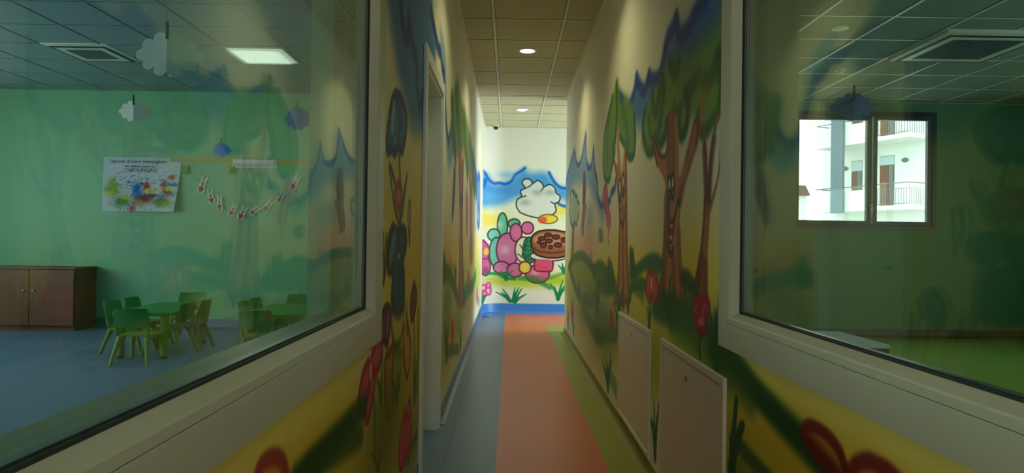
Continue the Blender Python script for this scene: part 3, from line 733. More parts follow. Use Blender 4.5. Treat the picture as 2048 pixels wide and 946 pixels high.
b|2.322,0.807|0.15/0.12|0|15,75,35|0.8
s|2.368,0.826 2.274,0.824 2.133,0.791 1.98,0.754 1.83,0.726 1.672,0.701 1.539,0.68 1.447,0.663|0.035|0.05|10,75,28|0.97
s|2.397,0.822 2.273,0.799 2.02,0.73|0.05|0.07|30,100,45|0.6
f|1.655,0.717 1.64,0.74 1.599,0.752 1.526,0.75 1.472,0.732 1.443,0.697 1.43,0.669 1.469,0.671 1.527,0.684 1.597,0.693|0|0.02|215,120,60|0.6
f|1.655,0.717 1.616,0.72 1.552,0.705 1.469,0.671 1.527,0.679 1.602,0.691|0|0.03|110,20,30|0.9
s|1.655,0.717 1.64,0.74 1.599,0.752 1.526,0.75 1.472,0.732 1.443,0.697 1.43,0.669 1.469,0.671 1.527,0.684 1.597,0.693 1.655,0.717|0.014|0.018|115,25,35|0.9
f|1.426,0.697 1.414,0.715 1.39,0.734 1.35,0.751 1.312,0.754 1.281,0.754 1.244,0.746 1.26,0.707 1.347,0.674 1.425,0.655|0|0.02|210,115,60|0.6
s|1.426,0.697 1.414,0.715 1.39,0.734 1.35,0.751 1.312,0.754 1.281,0.754 1.244,0.746|0.016|0.02|125,30,45|0.9
s|3.307,0.14 3.348,0.216 3.409,0.288|0.035/0.00875|0.021|15,100,75|0.95
s|3.307,0.14 3.324,0.275 3.346,0.412|0.035/0.00875|0.021|15,100,75|0.95
s|3.307,0.14 3.295,0.243 3.274,0.348|0.035/0.00875|0.021|15,100,75|0.95
s|3.307,0.14 3.279,0.278 3.234,0.418|0.035/0.00875|0.021|15,100,75|0.95
s|3.326,0.261 3.397,0.279|0.03|0.02|20,110,80|0.8
s|2.169,0.456 2.183,0.508 2.202,0.559|0.03/0.0075|0.018|15,85,60|0.95
s|2.169,0.456 2.164,0.57 2.153,0.684|0.03/0.0075|0.018|15,85,60|0.95
s|2.169,0.456 2.143,0.54 2.104,0.625|0.03/0.0075|0.018|15,85,60|0.95
s|2.169,0.456 2.13,0.54 2.073,0.626|0.03/0.0075|0.018|15,85,60|0.95
s|2.184,0.443 2.168,0.552 2.139,0.687|0.04/0.02|0.02|15,90,60|0.95
s|2.184,0.459 2.13,0.564 2.077,0.625|0.035/0.02|0.02|15,75,50|0.95
s|2.158,0.563 2.057,0.547 1.934,0.536 1.824,0.525|0.022|0.035|25,90,45|0.8
b|2.098,0.434|0.12/0.1|0|30,90,50|0.5
"""
MURAL_LEFT="""
b|2.6,1.15|0.4/0.5|0|244,222,70|0.85
b|3.2,1.1|0.35/0.45|0|240,205,50|0.8
b|3,0.6|0.5/0.3|0|215,200,50|0.9
b|1.6,0.6|0.7/0.3|0|236,205,60|0.9
b|0.6,0.6|0.9/0.4|0|238,210,62|0.9
b|2.3,0.3|0.5/0.3|0|170,175,50|0.85
b|3.1,0.25|0.4/0.25|0|130,140,50|0.8
b|1.2,0.15|0.8/0.25|0|180,165,50|0.8
b|4.8,0.85|0.5/0.3|0|244,222,70|0.75
b|5.8,0.9|0.6/0.3|0|244,222,70|0.7
b|7.2,0.95|0.9/0.3|0|244,222,70|0.65
b|9,1|1/0.28|0|244,222,70|0.6
b|4.7,1.05|0.4/0.2|0|225,150,80|0.5
b|4.8,0.5|0.5/0.22|0|150,165,50|0.85
b|5.9,0.5|0.6/0.22|0|160,175,55|0.85
b|7.4,0.6|1/0.25|0|165,190,60|0.8
b|9.3,0.65|1/0.25|0|165,195,70|0.7
f|2.326,2.111 2.394,1.996 2.505,1.904 2.651,1.808 2.812,1.732 2.961,1.674 3.169,1.678 3.443,1.737 3.688,1.879 3.804,2.113 3.882,2.305 3.719,2.396 3.449,2.564|0|0.09|40,110,185|0.85
f|4.085,2.455 4.22,2.356 4.401,2.227 4.494,2.066 4.601,1.831 4.77,1.714 5.048,1.783 4.981,1.922 4.699,1.915 4.573,2.014 4.496,2.284 4.336,2.438|0|0.09|50,130,205|0.7
s|2.597,2.143 2.664,2.069 2.732,2.019 2.811,2.024 2.85,2.055 2.859,2.113|0.035|0.05|20,60,150|0.9
s|2.859,2.113 2.985,2.033 3.1,2.008 3.128,1.899 3.205,1.834 3.277,1.832 3.326,1.896|0.035|0.05|20,60,150|0.9
s|3.621,2.418 3.771,2.371 3.989,2.321 4.131,2.332 4.23,2.281 4.364,2.251|0.035|0.05|20,60,150|0.9
s|4.364,2.251 4.494,2.066 4.583,1.948 4.744,1.876 4.892,1.953 4.963,2.03 5.078,1.862|0.035|0.05|20,60,150|0.9
f|2.553,1.732 2.481,1.685 2.426,1.61 2.393,1.533 2.406,1.496 2.485,1.514 2.562,1.509 2.639,1.551 2.726,1.539 2.81,1.617 2.83,1.694 2.733,1.737 2.645,1.744|0|0.03|60,125,190|0.95
s|2.553,1.732 2.481,1.685 2.426,1.61 2.393,1.533 2.406,1.496 2.485,1.514 2.562,1.509 2.639,1.551 2.726,1.539 2.81,1.617 2.83,1.694 2.733,1.737 2.645,1.744 2.553,1.732|0.022|0.02|15,45,95|0.95
s|2.555,1.719 2.519,1.627 2.485,1.52|0.03|0.03|25,70,140|0.7
s|2.588,1.726 2.642,1.649 2.638,1.555|0.03|0.03|25,70,140|0.7
s|2.525,1.675 2.5,1.596|0.03|0.03|190,215,235|0.7
s|2.673,1.704 2.704,1.64|0.025|0.03|20,55,120|0.7
s|2.639,1.547 2.685,1.438 2.708,1.32 2.704,1.229|0.022/0.03|0.02|45,105,45|0.9
f|2.691,1.239 2.581,1.294 2.497,1.382 2.449,1.451 2.525,1.422 2.633,1.355 2.699,1.279|0|0.03|205,205,130|0.75
s|2.691,1.239 2.581,1.294 2.497,1.382 2.449,1.451 2.525,1.422 2.633,1.355 2.699,1.279 2.691,1.239|0.014|0.014|50,70,40|0.8
f|2.701,1.259 2.769,1.344 2.866,1.456 2.808,1.356 2.749,1.281|0|0.02|200,200,125|0.75
s|2.701,1.259 2.769,1.344 2.866,1.456 2.808,1.356 2.749,1.281 2.701,1.259|0.013|0.013|50,70,40|0.8
f|2.742,1.358 2.735,1.337 2.713,1.318 2.679,1.307 2.642,1.306 2.609,1.313 2.585,1.328 2.576,1.347 2.582,1.367 2.603,1.385 2.634,1.397 2.671,1.4 2.706,1.393 2.732,1.379|0|0.03|225,140,65|0.85
s|2.742,1.358 2.735,1.337 2.713,1.318 2.679,1.307 2.642,1.306 2.609,1.313 2.585,1.328 2.576,1.347 2.582,1.367 2.603,1.385 2.634,1.397 2.671,1.4 2.706,1.393 2.732,1.379 2.742,1.358|0.02|0.02|175,80,50|0.85
f|2.542,1.226 2.462,1.179 2.436,1.125 2.461,1.073 2.534,1.066 2.559,1.028 2.544,0.953 2.615,0.899 2.736,0.88 2.822,0.919 2.827,1.012 2.792,1.097 2.867,1.158 2.848,1.211 2.742,1.224 2.658,1.207|0|0.03|30,95,120|0.97
s|2.542,1.226 2.462,1.179 2.436,1.125 2.461,1.073 2.534,1.066 2.559,1.028 2.544,0.953 2.615,0.899 2.736,0.88 2.822,0.919 2.827,1.012 2.792,1.097 2.867,1.158 2.848,1.211 2.742,1.224 2.658,1.207 2.542,1.226|0.022|0.025|15,40,70|0.9
s|2.589,1.198 2.528,1.142 2.5,1.096|0.03|0.03|150,185,200|0.55
s|2.67,1.199 2.702,1.119 2.716,0.958|0.03|0.04|20,60,95|0.7
f|2.708,1.115 2.707,1.11 2.702,1.106 2.695,1.104 2.687,1.104 2.679,1.107 2.674,1.111 2.672,1.116 2.673,1.121 2.678,1.125 2.685,1.127 2.693,1.127 2.7,1.125 2.706,1.12|0|0.01|235,225,190|0.9
s|2.639,1.023 2.669,0.942|0.04|0.04|30,110,140|0.5
s|2.353,1.2 2.348,1.144 2.371,1.091 2.367,1.028|0.014|0.012|60,60,35|0.85
s|2.411,1.197 2.387,1.135 2.401,1.072 2.367,1.028|0.014|0.012|60,60,35|0.85
s|2.934,1.349 2.913,1.266 2.967,1.158|0.014|0.012|60,60,35|0.85
s|2.979,1.345 2.973,1.246 2.968,1.153|0.014|0.012|60,60,35|0.85
s|2.546,0.93 2.554,0.839 2.626,0.771 2.733,0.769 2.806,0.806 2.838,0.896|0.016|0.016|60,60,35|0.8
f|2.56,0.895 2.565,0.838 2.638,0.773 2.733,0.775 2.818,0.825 2.827,0.866|0|0.04|205,200,120|0.6
f|2.815,0.711 2.803,0.699 2.768,0.693 2.718,0.696 2.664,0.705 2.617,0.72 2.584,0.736 2.572,0.751 2.582,0.763 2.612,0.769 2.659,0.768 2.713,0.759 2.764,0.745 2.801,0.728|0|0.04|35,110,40|0.7
f|2.57,0.78 2.507,0.762 2.428,0.748 2.428,0.622 2.484,0.54 2.549,0.516 2.599,0.564 2.581,0.645 2.586,0.72|0|0.02|225,150,60|0.9
s|2.581,0.778 2.507,0.762 2.428,0.748 2.428,0.622 2.484,0.54 2.549,0.512 2.599,0.564 2.579,0.664 2.594,0.757|0.018|0.018|130,60,35|0.85
f|2.846,0.811 2.927,0.833 3.021,0.767 3.045,0.685 2.991,0.616 2.95,0.586 2.875,0.648 2.839,0.739|0|0.02|225,160,65|0.85
s|2.846,0.811 2.839,0.739 2.875,0.648 2.951,0.582 3.02,0.622 3.042,0.707 2.974,0.795|0.016|0.016|120,65,35|0.85
f|2.441,0.94 2.375,0.929 2.349,0.901 2.333,0.868 2.318,0.836 2.347,0.814 2.393,0.825 2.453,0.798 2.491,0.829 2.518,0.881 2.504,0.923|0|0.02|135,85,140|0.9
s|2.441,0.94 2.375,0.929 2.349,0.901 2.333,0.868 2.318,0.836 2.347,0.814 2.393,0.825 2.453,0.798 2.491,0.829 2.518,0.881 2.504,0.923 2.441,0.94|0.016|0.015|75,40,85|0.9
s|2.442,0.935 2.408,0.876 2.433,0.805|0.016|0.014|75,40,85|0.8
f|3.125,0.984 3.051,0.932 3.025,0.878 3.062,0.818 3.125,0.822 3.203,0.872 3.214,0.931|0|0.02|120,60,70|0.9
s|3.125,0.984 3.051,0.932 3.025,0.878 3.062,0.818 3.125,0.822 3.203,0.872 3.214,0.931 3.125,0.984|0.016|0.015|75,25,40|0.85
s|2.946,0.777 2.912,0.84 2.864,0.904|0.02/0.005|0.012|25,85,40|0.95
s|2.946,0.777 2.928,0.849 2.904,0.922|0.02/0.005|0.012|25,85,40|0.95
s|2.946,0.777 2.955,0.803 2.97,0.828|0.02/0.005|0.012|25,85,40|0.95
s|3.143,0.808 3.174,0.664 3.214,0.444|0.012|0.012|30,80,40|0.85
s|3.276,0.841 3.297,0.644 3.282,0.453|0.02/0.03|0.02|35,110,45|0.8
s|3.199,0.424 3.168,0.53 3.128,0.637|0.03/0.0075|0.018|20,90,45|0.95
s|3.199,0.424 3.201,0.535 3.21,0.646|0.03/0.0075|0.018|20,90,45|0.95
s|3.199,0.424 3.224,0.513 3.267,0.601|0.03/0.0075|0.018|20,90,45|0.95
s|2.681,0.545 2.644,0.593 2.592,0.643|0.03/0.0075|0.018|20,95,50|0.95
s|2.681,0.545 2.719,0.601 2.782,0.655|0.03/0.0075|0.018|20,95,50|0.95
s|2.681,0.545 2.695,0.597 2.72,0.646|0.03/0.0075|0.018|20,95,50|0.95
s|2.681,0.545 2.712,0.568 2.762,0.587|0.03/0.0075|0.018|20,95,50|0.95
s|2.353,0.622 2.317,0.669 2.266,0.718|0.022/0.0055|0.0132|20,95,45|0.95
s|2.353,0.622 2.361,0.707 2.376,0.792|0.022/0.0055|0.0132|20,95,45|0.95
s|2.353,0.622 2.332,0.662 2.302,0.702|0.022/0.0055|0.0132|20,95,45|0.95
f|2.333,0.877 2.232,0.832 2.133,0.792 2.089,0.784 2.028,0.751 2.005,0.704 2.013,0.68 2.069,0.661 2.1,0.623 2.154,0.609 2.197,0.659 2.241,0.715 2.325,0.749 2.357,0.804|0|0.015|215,85,110|0.9
s|2.132,0.797 2.061,0.774 2.01,0.725 2.006,0.686 2.069,0.661 2.111,0.679 2.152,0.733 2.165,0.77|0.016|0.014|180,25,70|0.9
s|2.165,0.77 2.153,0.717 2.105,0.665 2.1,0.623 2.146,0.611 2.205,0.657 2.241,0.715 2.223,0.743|0.016|0.014|180,25,70|0.9
s|2.232,0.832 2.172,0.785 2.239,0.74 2.325,0.752 2.357,0.804 2.335,0.854|0.016|0.014|180,25,70|0.9
s|2.167,0.842 2.288,0.882|0.016|0.014|180,25,70|0.9
s|2.173,0.769 2.167,0.746|0.02|0.012|245,220,215|0.9
s|2.23,0.651 2.254,0.546 2.27,0.449|0.01|0.01|50,80,35|0.85
f|3.051,0.47 2.979,0.442 2.895,0.431 2.817,0.409 2.771,0.361 2.765,0.281 2.795,0.234 2.875,0.207 2.957,0.219 3.043,0.236 3.116,0.282 3.11,0.341 3.072,0.408|0|0.015|210,75,100|0.9
s|3.05,0.474 2.979,0.442 3.014,0.383 3.089,0.392 3.05,0.474|0.014|0.012|175,25,70|0.9
s|2.938,0.42 2.817,0.409 2.761,0.323 2.795,0.234 2.874,0.224 2.937,0.279 2.944,0.353|0.014|0.012|175,25,70|0.9
s|3.094,0.346 3.116,0.282 3.013,0.245 2.902,0.215|0.014|0.012|175,25,70|0.9
s|2.878,0.467 2.941,0.386|0.014|0.012|175,25,70|0.9
s|3.288,0.233 3.122,0.223 3.003,0.193|0.022|0.02|40,110,75|0.8
s|2.327,0.378 2.274,0.43 2.201,0.487|0.018/0.0045|0.0108|20,85,45|0.95
s|2.327,0.378 2.312,0.388 2.29,0.4|0.018/0.0045|0.0108|20,85,45|0.95
s|2.327,0.378 2.348,0.428 2.383,0.475|0.018/0.0045|0.0108|20,85,45|0.95
s|2.327,0.378 2.335,0.415 2.348,0.45|0.018/0.0045|0.0108|20,85,45|0.95
s|2.076,0.669 1.894,0.667 1.708,0.667 1.516,0.668 1.41,0.667|0.03|0.05|15,80,30|0.95
s|2.039,0.587 1.84,0.616 1.64,0.647 1.497,0.663|0.022|0.05|25,85,35|0.75
b|2.533,0.58|0.35/0.15|0|80,110,35|0.6
b|2.441,0.457|0.3/0.14|0|120,120,45|0.6
f|1.193,0.758 1.214,0.773 1.259,0.772 1.3,0.76 1.333,0.739 1.355,0.707 1.379,0.663 1.263,0.692|0|0.02|215,120,60|0.6
s|1.193,0.758 1.214,0.773 1.259,0.772 1.3,0.76 1.333,0.739 1.355,0.707|0.016|0.018|165,55,60|0.9
f|4.937,2.191 5.135,2.327 5.452,2.479 5.859,2.402 6.381,2.417 7.028,2.334 7.62,2.206 8.439,2.066 8.87,1.915 8.779,1.764 8.156,1.794 7.304,1.919 6.808,1.843 6.322,2.03 5.9,1.885 5.502,1.919 5.312,1.854 5.066,1.935|0|0.08|100,145,45|0.92
s|4.978,2.199 5.148,1.986 5.361,1.852|0.09|0.1|40,95,35|0.8
s|5.441,2.254 5.69,2.071 5.898,1.894|0.09|0.1|40,95,35|0.8
s|6.265,2.301 6.52,2.105 6.887,1.851|0.09|0.1|40,95,35|0.8
s|7.223,2.259 7.762,2.052 8.273,1.791|0.09|0.1|40,95,35|0.8
s|8.321,2.054 8.785,1.745|0.09|0.1|40,95,35|0.8
f|5.502,1.919 5.682,1.817 5.85,1.532 5.932,1.098 5.865,0.838 5.735,0.634 6.86,0.527 6.579,0.797 6.378,1.092 6.283,1.559 6.351,1.893 6.459,2.049 6.081,1.907 5.875,2.013|0|0.03|180,110,60|0.95
s|5.801,1.787 5.95,1.318 6.017,0.651|0.06|0.05|110,58,32|0.7
s|6.162,1.826 6.198,1.324 6.547,0.605|0.06|0.05|110,58,32|0.7
f|7.027,1.969 7.259,1.726 7.439,1.354 7.438,0.968 8.042,0.952 7.817,1.421 7.833,1.77 7.985,2.018 7.605,1.865|0|0.05|180,115,65|0.9
f|6.071,1.546 6.069,1.518 6.052,1.496 6.025,1.482 5.993,1.48 5.962,1.491 5.938,1.511 5.925,1.537 5.927,1.564 5.943,1.586 5.97,1.6 6.002,1.602 6.033,1.592 6.058,1.572|0|0.04|60,35,25|0.7
f|6.263,1.558 6.261,1.529 6.243,1.506 6.214,1.492 6.18,1.49 6.147,1.501 6.121,1.521 6.108,1.548 6.11,1.576 6.127,1.599 6.155,1.613 6.189,1.616 6.223,1.606 6.249,1.585|0|0.04|60,35,25|0.7
f|5.235,1.747 5.384,1.723 5.363,1.562 5.248,1.398 5.12,1.347 5.103,1.449 5.167,1.605|0|0.04|105,45,115|0.9
s|5.284,1.74 5.268,1.555 5.163,1.356|0.04|0.04|60,25,70|0.8
f|6.618,1.653 6.921,1.7 7.134,1.505 7.024,1.24 6.773,1.288 6.654,1.483|0|0.06|205,90,130|0.85
f|9.085,1.65 9.684,1.659 9.901,1.487 9.455,1.389 9.001,1.458|0|0.08|90,160,220|0.8
s|9.818,1.542 9.796,1.479 9.696,1.426 9.542,1.394 9.368,1.39 9.209,1.413 9.093,1.457 9.041,1.513 9.06,1.572 9.147,1.623 9.288,1.657 9.459,1.666 9.627,1.647 9.757,1.603 9.818,1.542|0.06|0.05|40,100,190|0.85
s|7.821,2.233 8.447,2.036 8.985,1.991 9.392,2.097 9.725,2.044|0.06|0.08|30,80,190|0.8
f|8.329,2.024 9.256,2.05 9.732,2.023 9.833,1.703 9.081,1.663|0|0.12|40,120,215|0.7
s|4.419,0.96 4.697,0.957 5.018,0.916 5.394,0.825 5.665,0.724|0.07|0.06|30,100,40|0.8
f|4.468,1.084 4.569,1.092 4.729,0.991 4.705,0.905 4.493,0.91|0|0.05|35,105,40|0.8
s|6.466,0.66 7.155,0.658 8.119,0.649 8.935,0.742|0.08|0.08|40,120,50|0.75
b|4.842,0.754|0.4/0.15|0|90,120,40|0.6
f|4.999,1.036 5.173,1.031 5.234,0.932 5.014,0.943|0|0.05|190,110,60|0.6
s|5.589,0.854 5.475,0.921 5.318,0.988|0.05/0.0125|0.03|20,110,60|0.95
s|5.589,0.854 5.532,0.943 5.456,1.031|0.05/0.0125|0.03|20,110,60|0.95
s|5.589,0.854 5.599,0.916 5.62,0.977|0.05/0.0125|0.03|20,110,60|0.95
s|6.507,0.801 6.436,0.877 6.339,0.952|0.05/0.0125|0.03|20,110,60|0.95
s|6.507,0.801 6.544,0.896 6.611,0.991|0.05/0.0125|0.03|20,110,60|0.95
f|7.113,0.846 7.566,0.825 7.504,0.689 7.149,0.685|0|0.06|190,80,70|0.7
s|4.826,0.355 4.732,0.48 4.606,0.604|0.06/0.015|0.036|25,105,50|0.95
s|4.826,0.355 4.79,0.489 4.748,0.621|0.06/0.015|0.036|25,105,50|0.95
s|4.826,0.355 4.857,0.452 4.913,0.548|0.06/0.015|0.036|25,105,50|0.95
s|4.826,0.355 4.885,0.475 4.987,0.593|0.06/0.015|0.036|25,105,50|0.95
f|5.459,0.446 5.453,0.399 5.418,0.367 5.363,0.354 5.299,0.364 5.239,0.393 5.195,0.436 5.174,0.484 5.18,0.528 5.212,0.56 5.264,0.574 5.327,0.567 5.389,0.539 5.436,0.496|0|0.04|205,60,85|0.85
s|6.233,0.172 6.16,0.286 6.065,0.401|0.06/0.015|0.036|25,105,50|0.95
s|6.233,0.172 6.233,0.299 6.247,0.424|0.06/0.015|0.036|25,105,50|0.95
s|6.233,0.172 6.293,0.255 6.396,0.335|0.06/0.015|0.036|25,105,50|0.95
s|4.822,0.381 5.338,0.316 6.04,0.216|0.05|0.05|60,110,45|0.6
s|5.331,0.356 5.339,0.308|0.03|0.02|60,90,40|0.8
f|9.601,0.397 9.587,0.343 9.515,0.305 9.402,0.291 9.272,0.303 9.15,0.338 9.061,0.388 9.018,0.444 9.031,0.495 9.095,0.533 9.201,0.549 9.33,0.54 9.456,0.507 9.553,0.456|0|0.07|220,80,130|0.8
s|9.963,0.235 9.744,0.328 9.444,0.424|0.06/0.015|0.036|25,110,80|0.95
s|9.963,0.235 9.995,0.343 10.061,0.449|0.06/0.015|0.036|25,110,80|0.95
"""
